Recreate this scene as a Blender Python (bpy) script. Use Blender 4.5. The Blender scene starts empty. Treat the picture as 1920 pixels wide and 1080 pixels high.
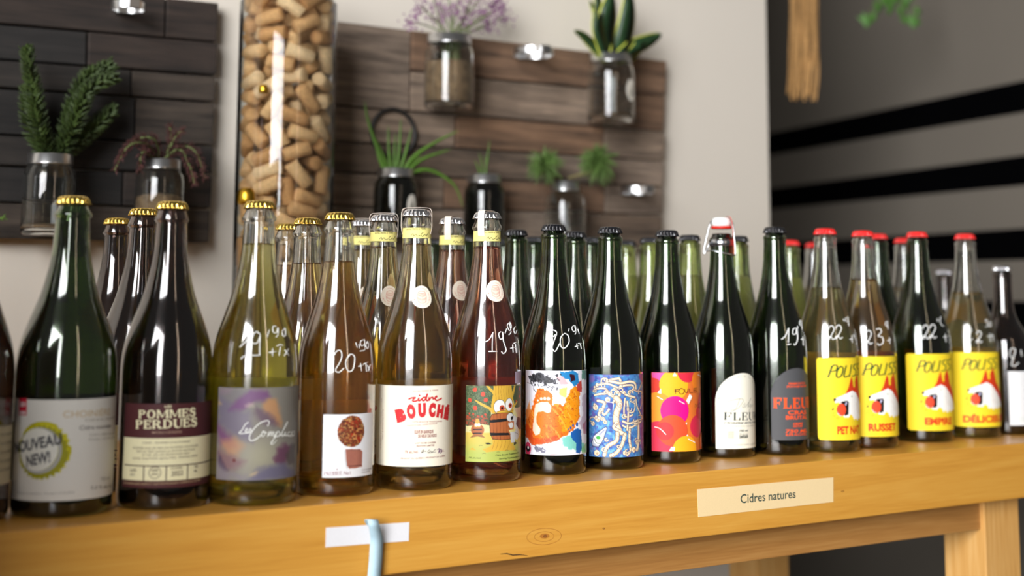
import bpy, bmesh, math, random
import numpy as np
from mathutils import Vector
random.seed(7); RNG = np.random.default_rng(11)
SC = bpy.context.scene; COL = SC.collection
PI = math.pi
TZ = 0.80                                   # height of the table top above the floor

# ------------------------------------------------------------------ camera (solved from vanishing points)
F = 2600.0; CX = 960.0; CY = 222.43
VV = np.array([1060-CX, 21000+CY, -F]); XX = np.array([5000-CX, -(560-CY), -F])
_z = VV/np.linalg.norm(VV); _x = XX/np.linalg.norm(XX); _x = _x-_x.dot(_z)*_z; _x /= np.linalg.norm(_x); _y = np.cross(_z, _x)
RW = np.stack([_x, _y, _z])                 # world = RW @ cam
def ray(px, py):
    v = np.array([px-CX, -(py-CY), -F]); return RW @ (v/np.linalg.norm(v))
CAM = np.array([0.0, -1.28157, TZ+0.21293])
def on_z(px, py, z): r = ray(px, py); return CAM+(z-CAM[2])/r[2]*r
def on_y(px, py, y): r = ray(px, py); return CAM+(y-CAM[1])/r[1]*r
cd = bpy.data.cameras.new('camera'); cam = bpy.data.objects.new('camera', cd); COL.objects.link(cam)
from mathutils import Matrix
m4 = Matrix([[RW[i][0], RW[i][1], RW[i][2], CAM[i]] for i in range(3)]+[[0, 0, 0, 1]])
cam.matrix_world = m4
cd.sensor_width = 36; cd.lens = 36*F/1920; cd.shift_y = (CY-540)/1920; cd.clip_start = 0.05
cd.dof.use_dof = True; cd.dof.focus_distance = 1.59; cd.dof.aperture_fstop = 2.7
SC.camera = cam

# ------------------------------------------------------------------ world, window light, exposure
W = bpy.data.worlds.new('world'); SC.world = W; W.use_nodes = True
W.node_tree.nodes['Background'].inputs[0].default_value = (0.95, 0.92, 0.88, 1)
W.node_tree.nodes['Background'].inputs[1].default_value = 0.10
def area(name, loc, target, sx, sy, power, color, spread=180):
    l = bpy.data.lights.new(name, 'AREA'); l.shape = 'RECTANGLE'; l.size = sx; l.size_y = sy; l.energy = power; l.color = color
    l.spread = math.radians(spread)
    o = bpy.data.objects.new(name, l); COL.objects.link(o); o.location = loc
    d = Vector(target)-Vector(loc); o.rotation_euler = d.to_track_quat('-Z', 'Y').to_euler(); return o
# daylight through the shop windows behind the photographer
area('window_daylight', (-2.35, -2.53, TZ+1.30), (1.2, .2, TZ+.9), 2.1, 2.8, 168, (0.97, 0.98, 1.0), 110)
area('window_daylight_narrow', (1.0, -2.9, TZ+1.1), (1.1, 0.2, TZ+0.6), 0.09, 2.4, 6, (1.0, 0.78, 0.58))
area('window_daylight_side', (-2.2, 0.15, TZ+0.6), (0.8, 0.1, TZ+0.15), 0.18, 0.9, 1.5, (0.95, 0.97, 1.0))
vs = SC.view_settings; vs.view_transform = 'Standard'; vs.look = 'None'; vs.gamma = 1; vs.use_curve_mapping = False; vs.exposure = 0.0
SC.display_settings.display_device = 'sRGB'
cy = SC.cycles; cy.use_denoising = True; cy.max_bounces = 16; cy.transmission_bounces = 16; cy.glossy_bounces = 5
cy.transparent_max_bounces = 8; cy.diffuse_bounces = 3; cy.sample_clamp_indirect = 6; cy.blur_glossy = 0.5

# ------------------------------------------------------------------ helpers
def lin(c):
    return tuple(((x/255)/12.92 if x/255 <= .04045 else ((x/255+.055)/1.055)**2.4) for x in c[:3])
MATS = {}
def mat(name, rgb, rough=0.6, metal=0.0, noise=0.0, nscale=60, spec=0.5, coat=0.0, bump=0.0, sheen=0.0):
    if name in MATS: return MATS[name]
    m = bpy.data.materials.new(name); m.use_nodes = True; nt = m.node_tree; b = nt.nodes['Principled BSDF']
    c = lin(rgb); b.inputs['Roughness'].default_value = rough; b.inputs['Metallic'].default_value = metal
    b.inputs['Specular IOR Level'].default_value = spec; b.inputs['Coat Weight'].default_value = coat
    tc = nt.nodes.new('ShaderNodeTexCoord'); nz = nt.nodes.new('ShaderNodeTexNoise'); nz.inputs['Scale'].default_value = nscale
    nz.inputs['Detail'].default_value = 4; nt.links.new(tc.outputs['Object'], nz.inputs['Vector'])
    r = nt.nodes.new('ShaderNodeValToRGB'); k = noise
    r.color_ramp.elements[0].position = .3; r.color_ramp.elements[1].position = .7
    r.color_ramp.elements[0].color = (c[0]*(1-k), c[1]*(1-k), c[2]*(1-k), 1); r.color_ramp.elements[1].color = (min(1, c[0]*(1+k)), min(1, c[1]*(1+k)), min(1, c[2]*(1+k)), 1)
    nt.links.new(nz.outputs['Fac'], r.inputs['Fac']); nt.links.new(r.outputs['Color'], b.inputs['Base Color'])
    if bump:
        bp = nt.nodes.new('ShaderNodeBump'); bp.inputs['Strength'].default_value = bump; bp.inputs['Distance'].default_value = .002
        nt.links.new(nz.outputs['Fac'], bp.inputs['Height']); nt.links.new(bp.outputs['Normal'], b.inputs['Normal'])
    MATS[name] = m; return m
def glass(name, rgb, ior=1.5, rough=0.0, absorb=None, density=0.0, smudge=0.0, haze=None):
    if name in MATS: return MATS[name]
    m = bpy.data.materials.new(name); m.use_nodes = True; nt = m.node_tree; b = nt.nodes['Principled BSDF']
    b.inputs['Base Color'].default_value = (*rgb, 1); b.inputs['Transmission Weight'].default_value = 1; b.inputs['IOR'].default_value = ior
    b.inputs['Roughness'].default_value = rough
    if smudge:
        b.inputs['Coat Weight'].default_value = 1; b.inputs['Coat IOR'].default_value = 1.6; b.inputs['Coat Roughness'].default_value = .10
        tc = nt.nodes.new('ShaderNodeTexCoord'); nz = nt.nodes.new('ShaderNodeTexNoise'); nz.inputs['Scale'].default_value = 38; nz.inputs['Detail'].default_value = 6
        mr = nt.nodes.new('ShaderNodeMapRange'); mr.inputs[1].default_value = .45; mr.inputs[2].default_value = .75; mr.inputs[3].default_value = rough; mr.inputs[4].default_value = smudge
        nt.links.new(tc.outputs['Object'], nz.inputs['Vector']); nt.links.new(nz.outputs['Fac'], mr.inputs[0]); nt.links.new(mr.outputs[0], b.inputs['Roughness'])
    if absorb:
        v = nt.nodes.new('ShaderNodeVolumeAbsorption'); v.inputs['Color'].default_value = (*absorb, 1); v.inputs['Density'].default_value = density
        nt.links.new(v.outputs[0], nt.nodes['Material Output'].inputs['Volume'])
    if haze:
        ad = nt.nodes.new('ShaderNodeMixShader'); tr = nt.nodes.new('ShaderNodeBsdfTranslucent'); df = nt.nodes.new('ShaderNodeBsdfDiffuse'); m2 = nt.nodes.new('ShaderNodeMixShader')
        tr.inputs[0].default_value = (*haze[1], 1); df.inputs[0].default_value = (*haze[1], 1); m2.inputs[0].default_value = .5; ad.inputs[0].default_value = haze[0]
        nt.links.new(df.outputs[0], m2.inputs[1]); nt.links.new(tr.outputs[0], m2.inputs[2]); nt.links.new(b.outputs[0], ad.inputs[1]); nt.links.new(m2.outputs[0], ad.inputs[2]); nt.links.new(ad.outputs[0], nt.nodes['Material Output'].inputs['Surface'])
    MATS[name] = m; return m
def link(name, me, parent=None, m=None, smooth=False):
    o = bpy.data.objects.new(name, me); COL.objects.link(o)
    if parent is not None: o.parent = parent
    if m is not None: me.materials.clear(); me.materials.append(m)
    if smooth: me.polygons.foreach_set('use_smooth', [True]*len(me.polygons))
    return o
def from_bm(name, bm, m, parent=None, smooth=False):
    me = bpy.data.meshes.new(name); bm.to_mesh(me); bm.free(); return link(name, me, parent, m, smooth)
def from_data(name, vs_, fs_, m, parent=None, smooth=False):
    me = bpy.data.meshes.new(name); me.from_pydata([tuple(v) for v in vs_], [], fs_); me.update(); return link(name, me, parent, m, smooth)
def thing(name, loc, label, cat, group=None, rz=0):
    o = bpy.data.objects.new(name, None); o.empty_display_size = .05; COL.objects.link(o); o.location = loc; o.rotation_euler = (0, 0, rz)
    tag(o, label, cat, group); return o
def tag(o, label, cat, group=None, kind=None):
    o['label'] = label; o['category'] = cat
    if group: o['group'] = group
    if kind: o['kind'] = kind
    return o
def copy_tree(root, label, loc, rz, skip=()):
    r = root.copy(); COL.objects.link(r); r['label'] = label; r.location = loc; r.rotation_euler = (0, 0, rz)
    for ch in list(root.children):
        if ch.name.split('.')[0] in skip: continue
        c = ch.copy(); COL.objects.link(c); c.parent = r
        for g in list(ch.children):
            d = g.copy(); COL.objects.link(d); d.parent = c
    return r
def box_bm(bm, x0, x1, y0, y1, z0, z1):
    v = [bm.verts.new((x, y, z)) for x in (x0, x1) for y in (y0, y1) for z in (z0, z1)]
    for f in ((0, 1, 3, 2), (4, 6, 7, 5), (0, 4, 5, 1), (2, 3, 7, 6), (0, 2, 6, 4), (1, 5, 7, 3)): bm.faces.new([v[i] for i in f])
def box(name, x0, x1, y0, y1, z0, z1, m, parent=None, bevel=0.0):
    bm = bmesh.new(); box_bm(bm, x0, x1, y0, y1, z0, z1)
    if bevel: bmesh.ops.bevel(bm, geom=bm.edges[:], offset=bevel, segments=2, affect='EDGES', profile=.5)
    return from_bm(name, bm, m, parent)
def lathe_me(name, prof, seg=64, closed=False, teeth=None):
    """prof: list of (r,z); teeth(ang_index_fraction, i) -> radial factor"""
    vs_, fs_ = [], []; idx = []
    for i, (r, z) in enumerate(prof):
        if r < 1e-6: idx.append([len(vs_)]); vs_.append((0, 0, z)); continue
        row = []
        for k in range(seg):
            a = 2*PI*k/seg; rr = r*(teeth(a, i) if teeth else 1)
            row.append(len(vs_)); vs_.append((rr*math.cos(a), rr*math.sin(a), z))
        idx.append(row)
    for i in range(len(prof)-1):
        A, B_ = idx[i], idx[i+1]
        for k in range(seg):
            k2 = (k+1) % seg
            if len(A) == 1 and len(B_) == 1: break
            if len(A) == 1: fs_.append((A[0], B_[k], B_[k2]))
            elif len(B_) == 1: fs_.append((A[k], B_[0], A[k2]))
            else: fs_.append((A[k], B_[k], B_[k2], A[k2]))
    me = bpy.data.meshes.new(name); me.from_pydata(vs_, [], fs_); me.update()
    bm = bmesh.new(); bm.from_mesh(me); bmesh.ops.recalc_face_normals(bm, faces=bm.faces[:]); bm.to_mesh(me); bm.free()
    me.polygons.foreach_set('use_smooth', [True]*len(me.polygons)); return me
def tube_data(pts, r, seg=6, closed=False, taper=None):
    """tube along 3D points; returns verts, faces"""
    P = [Vector(p) for p in pts]; n = len(P); vs_, fs_ = [], []
    up = Vector((0.13, 0.31, 0.94)).normalized()
    for i in range(n):
        t = (P[(i+1) % n]-P[i-1]) if closed else (P[min(i+1, n-1)]-P[max(i-1, 0)])
        if t.length < 1e-9: t = Vector((0, 0, 1))
        t.normalize(); a = t.cross(up)
        if a.length < .05: a = t.cross(Vector((1, 0, 0)))
        a.normalize(); b = t.cross(a); rr = r*(taper(i/(n-1)) if taper else 1)
        for k in range(seg):
            q = 2*PI*k/seg; vs_.append(tuple(P[i]+a*math.cos(q)*rr+b*math.sin(q)*rr))
    m_ = n if closed else n-1
    for i in range(m_):
        j = (i+1) % n
        for k in range(seg):
            k2 = (k+1) % seg; fs_.append((i*seg+k, i*seg+k2, j*seg+k2, j*seg+k))
    if not closed: fs_.append(tuple(range(seg))[::-1]); fs_.append(tuple((n-1)*seg+k for k in range(seg)))
    return vs_, fs_
class MB:
    def __init__(s): s.v = []; s.f = []
    def add(s, v, f): n = len(s.v); s.v += [tuple(x) for x in v]; s.f += [tuple(i+n for i in q) for q in f]
    def tube(s, *a, **k): s.add(*tube_data(*a, **k))
    def build(s, name, m, parent=None, smooth=True): return from_data(name, s.v, s.f, m, parent, smooth)
def catmull(pts, n=6):
    P = [np.array(p, float) for p in pts]; out = []
    for i in range(len(P)-1):
        p0 = P[max(i-1, 0)]; p1 = P[i]; p2 = P[i+1]; p3 = P[min(i+2, len(P)-1)]
        for k in range(n):
            t = k/n; out.append(.5*((2*p1)+(-p0+p2)*t+(2*p0-5*p1+4*p2-p3)*t*t+(-p0+3*p1-3*p2+p3)*t**3))
    out.append(P[-1]); return out

# ------------------------------------------------------------------ wood
def wood(name, c0, c1, c2, gscale=1.0, rough=.38, axis='X', coat=.15, knots=True):
    m = bpy.data.materials.new(name); m.use_nodes = True; nt = m.node_tree; b = nt.nodes['Principled BSDF']; N = nt.nodes.new; L = nt.links.new
    tc = N('ShaderNodeTexCoord'); mp = N('ShaderNodeMapping')
    s = {'X': (1.1, 20, 26), 'Z': (24, 24, 1.3)}[axis]; mp.inputs['Scale'].default_value = tuple(q*gscale for q in s)
    L(tc.outputs['Object'], mp.inputs['Vector'])
    n1 = N('ShaderNodeTexNoise'); n1.inputs['Scale'].default_value = 1.1; n1.inputs['Detail'].default_value = 3; n1.inputs['Distortion'].default_value = .6
    L(mp.outputs[0], n1.inputs['Vector'])
    mu = N('ShaderNodeMath'); mu.operation = 'MULTIPLY'; mu.inputs[1].default_value = 9; L(n1.outputs['Fac'], mu.inputs[0])
    fr = N('ShaderNodeMath'); fr.operation = 'PINGPONG'; fr.inputs[1].default_value = 1; L(mu.outputs[0], fr.inputs[0])
    n2 = N('ShaderNodeTexNoise'); n2.inputs['Scale'].default_value = 14; n2.inputs['Detail'].default_value = 6; L(mp.outputs[0], n2.inputs['Vector'])
    mx = N('ShaderNodeMath'); mx.operation = 'ADD'; m5 = N('ShaderNodeMath'); m5.operation = 'MULTIPLY'; m5.inputs[1].default_value = .32
    m6 = N('ShaderNodeMath'); m6.operation = 'MULTIPLY'; m6.inputs[1].default_value = .85
    L(fr.outputs[0], m5.inputs[0]); L(n2.outputs['Fac'], m6.inputs[0]); L(m5.outputs[0], mx.inputs[0]); L(m6.outputs[0], mx.inputs[1])
    r = N('ShaderNodeValToRGB'); e = r.color_ramp.elements; e[0].position = .2; e[0].color = (*lin(c0), 1); e[1].position = .95; e[1].color = (*lin(c2), 1)
    q = e.new(.55); q.color = (*lin(c1), 1); L(mx.outputs[0], r.inputs['Fac']); L(r.outputs['Color'], b.inputs['Base Color'])
    bp = N('ShaderNodeBump'); bp.inputs['Strength'].default_value = .15; bp.inputs['Distance'].default_value = .001; L(n2.outputs['Fac'], bp.inputs['Height']); L(bp.outputs[0], b.inputs['Normal'])
    b.inputs['Roughness'].default_value = rough; b.inputs['Coat Weight'].default_value = coat; b.inputs['Coat Roughness'].default_value = .25
    return m

# ------------------------------------------------------------------ setting
YW = 0.76
wall_m = mat('wall_paint', (204, 196, 184), .85, noise=.015, nscale=3)
grey_m = mat('grey_wall_paint', (120, 112, 101), .85, noise=.02, nscale=3)
black_m = mat('black_stripe_paint', (6, 6, 7), 1.0, noise=.05, spec=0)
corner = on_y(1441, 300, YW)
o = box('wall_back', -2.6, corner[0], YW, YW+.14, 0, 2.7, wall_m); o['kind'] = 'structure'
o = box('added_shade_panel', -1.6, .04, -.40, -.36, 0, TZ+.50, mat('shade_panel_paint', (90, 84, 76), .85, noise=.03, nscale=3)); o['kind'] = 'structure'  # added panel, out of view, blocks window light from the left end
floor_m = mat('floor_concrete', (84, 82, 78), .6, noise=.12, nscale=5)
o = box('floor', -3.2, 8, -4, 6.5, -.05, 0, floor_m); o['kind'] = 'structure'
# striped wall further back, running back to the left
HZ = lambda x: 560-(5000-x)*(100/21226.)
def hdir(px):
    d = RW @ np.array([px-CX, -(HZ(px)-CY), -F]); d[2] = 0; return d/np.linalg.norm(d)
SD = hdir(312); P0 = CAM+ray(1448, 500)*(4.6/abs((RW.T@ray(1448, 500))[2])); P0[2] = 0
SN = np.array([-SD[1], SD[0], 0]); SN = SN if SN.dot(CAM-P0) > 0 else -SN
def on_s(px, py, off=0): r = ray(px, py); q = P0+SN*off; t = (q-CAM).dot(SN)/r.dot(SN); return CAM+t*r
def panel(name, a, b, thick, z0, z1, m):
    bm = bmesh.new(); vs_ = []
    for p in (a, b):
        for k in (0, thick):
            for z in (z0, z1): vs_.append(bm.verts.new((p[0]-SN[0]*k, p[1]-SN[1]*k, z)))
    for f in ((0, 1, 3, 2), (4, 6, 7, 5), (0, 4, 5, 1), (2, 3, 7, 6), (0, 2, 6, 4), (1, 5, 7, 3)): bm.faces.new([vs_[i] for i in f])
    bmesh.ops.recalc_face_normals(bm, faces=bm.faces[:]); return from_bm(name, bm, m)
pa = P0+SD*1.6; pb = on_s(2300, 500)
o = panel('wall_right', pa, pb, .12, 0, 2.9, grey_m); o['kind'] = 'structure'
def stripe(ytl, ytr, ybl, ybr, x0=1380, x1=1990):
    ex = lambda yl, yr, x: yl+(yr-yl)*(x-1448)/(1920-1448)
    v = []
    for off in (0, .002):
        for (x, yl, yr) in ((x0, ytl, ytr), (x1, ytl, ytr), (x1, ybl, ybr), (x0, ybl, ybr)): v.append(on_s(x, ex(yl, yr, x), off))
    return from_data('painted_stripe', v, [(4, 5, 6, 7), (0, 1, 5, 4), (1, 2, 6, 5), (2, 3, 7, 6), (3, 0, 4, 7)], black_m, bpy.data.objects['wall_right'])
stripe(249, 151, 290, 210); stripe(353, 291, 392, 347); stripe(457, 428, 500, 487); stripe(560, 565, 600, 622)

# ------------------------------------------------------------------ table
tab_m = wood('table_top_wood', (198, 136, 50), (210, 150, 60), (218, 162, 72), rough=.42)
apr_shade_m = wood('table_apron_wood_shaded', (150, 102, 50), (168, 118, 60), (182, 134, 74), rough=.5)  # shade under the tabletop is put into this darker wood colour
leg_m = wood('table_leg_wood', (196, 142, 72), (212, 160, 90), (224, 178, 112), axis='Z', rough=.5)
TH = .075
tx0, tx1, ty1 = -.55, 2.35, .70
table = thing('wooden_table', (0, 0, 0), 'long honey-coloured wooden table holding all the cider bottles', 'table')
top_o = box('tabletop', tx0, tx1, 0, ty1, TZ-TH, TZ, tab_m, table, .0012)
def flat_mark(name, pts, w, m, closed=False):     # thin mark lying on the front face, in photo pixels
    P_ = [on_y(x, y, 0) for x, y in pts]; n = len(P_); V, Fc = [], []
    if not w: V = [(q[0], -.00012, q[2]) for q in P_]; Fc = [tuple(range(n))]
    else:
        for i, q in enumerate(P_):
            a, c = P_[i-1] if (closed or i) else q, P_[(i+1) % n] if (closed or i < n-1) else q
            t = np.array([c[0]-a[0], c[2]-a[2]]); t = t/(np.linalg.norm(t)+1e-9); k = w*(1 if closed else math.sin(PI*(i+.4)/(n-.2)))
            V += [(q[0]-t[1]*k, -.00015, q[2]+t[0]*k), (q[0]+t[1]*k, -.00015, q[2]-t[0]*k)]
        for i in range(n if closed else n-1): j = (i+1) % n; Fc.append((2*i, 2*i+1, 2*j+1, 2*j))
    return from_data(name, V, Fc, m, top_o)
kn = mat('knot_brown', (176, 112, 42), .5, noise=.15, nscale=200); kd = mat('knot_dark', (120, 70, 28), .6, noise=.2, nscale=200)
ell = lambda cx, cy_, rx, ry, n=28: [(cx+rx*math.cos(2*PI*i/n)+ry*.3*math.sin(2*PI*i/n), cy_+ry*math.sin(2*PI*i/n)-rx*.12*math.cos(2*PI*i/n)) for i in range(n)]
flat_mark('knot', ell(1021, 1005, 9, 4.5), 0, kn); flat_mark('knot_core', ell(1022, 1005, 3, 1.6), 0.0005, kd, True)
for rx, ry in ((18, 9), (32, 15)): flat_mark('knot_ring', ell(1020, 1006, rx, ry, 40), .00028, kn, True)
flat_mark('crack', [(938, 1039), (950, 1038), (962, 1041), (975, 1040), (990, 1042)], .0006, mat('crack_dark', (40, 24, 14), .9, noise=.1)); flat_mark('speck', ell(1132, 991, 2, 1), .0003, kd, True); flat_mark('speck', ell(1580, 921, 2.5, 1), .0003, kd, True)
LX = on_y(1846, 1040, .03)
AP = on_y(1530, 1035, .035)[2]
box('apron', tx0+.08, LX[0], .035, .058, AP, TZ-TH, apr_shade_m, table, .0008)
box('apron', tx0+.08, LX[0], ty1-.06, ty1-.04, AP, TZ-TH, apr_shade_m, table, .0008)
RX = on_y(1367, 1070, ty1-.035)[0]
box('leg', LX[0], LX[0]+.075, .028, .10, 0, TZ-TH, leg_m, table, .0015); box('leg', RX, RX+.075, ty1-.11, ty1-.035, 0, TZ-TH, leg_m, table, .0015)
for y0 in (.028, ty1-.11): box('leg', tx0+.05, tx0+.125, y0, y0+.075, 0, TZ-TH, leg_m, table, .0015)

# ------------------------------------------------------------------ bottles
from numpy import interp
GT = [(0, 0), (.06, 0), (.09, .004), (.165, .045), (.217, .123), (.277, .253), (.322, .375), (.367, .54), (.412, .708), (.457, .857), (.50, .955), (.55, 1), (1, 1)]
GS = [(0, 0), (.14, 0), (.22, .02), (.28, .09), (.33, .25), (.38, .56), (.43, .86), (.48, .985), (.53, 1), (1, 1)]
CH, SHO = GT, GS
def smooth_prof(tab, H, R, neck=None):
    """radius at height z: neck radius plus the share of the shoulder curve, smoothed"""
    T = np.linspace(-.1, 1.1, 601); g = np.interp(T, [a for a, _ in tab], [c for _, c in tab]); k = np.hanning(33); k /= k.sum(); g = np.convolve(np.pad(g, 16, mode='edge'), k, 'valid')
    def f(z): return neck+(R-neck)*np.interp(np.clip(1-np.asarray(z, float)/H, 0, 1), T, g)
    return f
GL = {'clear': lambda: glass('clear_bottle_glass', (.97, .98, .95), 1.5, 0.0, smudge=.05),
      'green': lambda: glass('green_bottle_glass', (.70, .80, .42), 1.5, 0.0, smudge=.07),
      'dark': lambda: glass('dark_green_bottle_glass', (.16, .25, .10), 1.5, 0.0, smudge=.06),
      'brown': lambda: glass('brown_bottle_glass', (.20, .13, .11), 1.5, 0.0, smudge=.04)}
CAPM = {'gold': ((240, 204, 104), .16), 'silver': ((235, 235, 240), .14), 'black': ((22, 22, 26), .22), 'red': ((212, 30, 28), .3)}
def cap_mat(k):
    c, r = CAPM[k]; return mat('crown_cap_'+k, c, r, 0 if k in ('red', 'black') else 1, noise=.03, coat=.5 if k in ('red', 'black') else 0)
CAPCACHE = {}
def cap_me(rn, k):
    key = (round(rn, 4), k)
    if key not in CAPCACHE:
        prof = [(0, .0082), (rn*.55, .0082), (rn*.88, .0078), (rn*1.0, .0066), (rn*1.06, .0044), (rn*1.13, .0014), (rn*1.17, 0), (rn*1.13, -.0002), (rn*1.0, .001), (rn*.9, .003)]
        amp = [0, 0, .003, .018, .045, .062, .065, .06, .03, 0]
        me = lathe_me('crown_cap', prof, 168, teeth=lambda a, i: 1+amp[i]*math.cos(21*a)); me.materials.append(cap_mat(k)); CAPCACHE[key] = me
    return CAPCACHE[key]
def make_bottle(px, yb, xt, yt, hw, kind, cap, liquid, fill_y, label, table_=CH, fixed=None, neck=.0149, name='cider_bottle', group=None, ring='flare', H=None, P=None):
    """a 75 cl bottle standing where the ray through its foot meets the table"""
    if P is None:
        P = on_z(px, yb, TZ); r = ray(xt, yt); A = np.stack([r, -np.array([0, 0, 1.])], 1); s, *_ = np.linalg.lstsq(A, P-CAM, rcond=None); H = s[1]
    depth = abs((RW.T@(P-CAM))[2]); R = fixed or hw*depth/F
    rf = smooth_prof(table_, H, R, neck)
    root = thing(name, (P[0], P[1], TZ), label, 'bottle', group)
    b = dict(P=np.array([P[0], P[1], TZ]), H=H, R=R, rf=rf, root=root, depth=depth, kind=kind, neck=neck, sheets={})
    caph = .0082; zl = H-caph+.001                      # rim of the glass
    rn = float(rf(H*.93)); LR = .0128 if ring == 'low' else .0137
    # outer glass
    zs = np.concatenate([np.linspace(.008, H*.42, 8), np.linspace(H*.42, H*.86, 56)[1:], np.linspace(H*.86, H-.0245, 8)[1:]])
    out = [(R*.90, .0), (R*.955, .0012), (R*.985, .0038)]+[(float(rf(z)), z) for z in zs]
    if ring == 'flare': out += [(rn, H-.0225), (rn*1.01, H-.0215), (rn*1.13, H-.0198), (rn*1.12, H-.0180), (LR*1.03, H-.0115), (LR*.99, zl-.002), (LR*.93, zl)]
    else: out += [(rn, H-.0185), (rn*1.0, H-.0175), (rn*1.04, H-.0162), (rn*1.04, H-.0145), (rn*.98, H-.0125), (LR*1.0, H-.0115), (LR*.98, zl-.002), (LR*.93, zl)]
    th = .0026
    inn = [(rn*.68, zl), (rn*.70, zl-.004)]+[(max(float(rf(z))-th, rn*.70), z) for z in zs[::-1]]+[(R-th-.001, .011), (R*.86, .0065), (R*.74, .0072), (R*.5, .0155), (R*.25, .0225), (0, .0245)]
    under = [(R*.80, .0006), (R*.70, .003), (R*.5, .0105), (R*.25, .0175), (0, .0195)]
    prof = under[::-1]+out+inn
    me = lathe_me('glass_body', prof, 72); me.materials.append(GL[kind]()); g = link('glass_body', me, root)
    # liquid
    if liquid:
        fy = fill_y if fill_y < 2 else None
        zf = H*fy if fy else float(np.interp(fill_y, [yt, yb], [H, 0]))
        e = .0003
        li = [(0, .0243), (R*.25, .0223), (R*.5, .0153), (R*.74, .0070), (R*.86+e, .0063), (R-th-.001+e, .0108)]+[(max(float(rf(z))-th, rn*.70)+e, z) for z in zs if z < zf-.001]+[(float(rf(zf))-th+e, zf+.0012), (float(rf(zf))-th-.0012, zf), (0, zf)]
        lm = lathe_me('liquid', li, 72); lm.materials.append(liquid); link('liquid', lm, root)
    if cap:
        c = link('crown_cap', cap_me(LR, cap), root); c.location = (0, 0, H-.0084)
    return b

# --- surface coordinates: (th, z) on a bottle; th = world azimuth seen from the axis
def hit(b, px, py, eps=0.0):
    d = ray(px, py); o = CAM-b['P']; R0 = b['R']; t = None
    for _ in range(14):
        A = d[0]**2+d[1]**2; B2 = o[0]*d[0]+o[1]*d[1]; C2 = o[0]**2+o[1]**2-(R0+eps)**2; D = B2*B2-A*C2
        if D < 0: D = 0
        t = (-B2-math.sqrt(D))/A; z = o[2]+t*d[2]; Rn = float(b['rf'](z))
        if abs(Rn-R0) < 1e-6: break
        R0 = .5*R0+.5*Rn
    q = o+t*d; return math.atan2(q[1], q[0]), q[2]
def camaz(b): o = CAM-b['P']; return math.atan2(o[1], o[0])
def sv(b, px, py):
    th, z = hit(b, px, py); return np.array([((th-camaz(b)+PI) % (2*PI)-PI)*b['R'], z])
def wrap_pts(b, S, V, eps, rfun=None, r0=None):
    r0 = r0 or b['R']; th = np.asarray(S)/r0+camaz(b); rr = (rfun(np.asarray(V)) if rfun else b['R'])+eps
    return np.stack([rr*np.cos(th), rr*np.sin(th), V], 1)

def ink(rgb): return mat('ink_%02x%02x%02x' % tuple(int(x) for x in rgb), rgb, .6, spec=.3, noise=.03, nscale=400)
def paper(rgb, nm='paper'): return mat('%s_%02x%02x%02x' % ((nm,)+tuple(int(x) for x in rgb)), rgb, .62, spec=.3, noise=.02, nscale=700, bump=.05)

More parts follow.
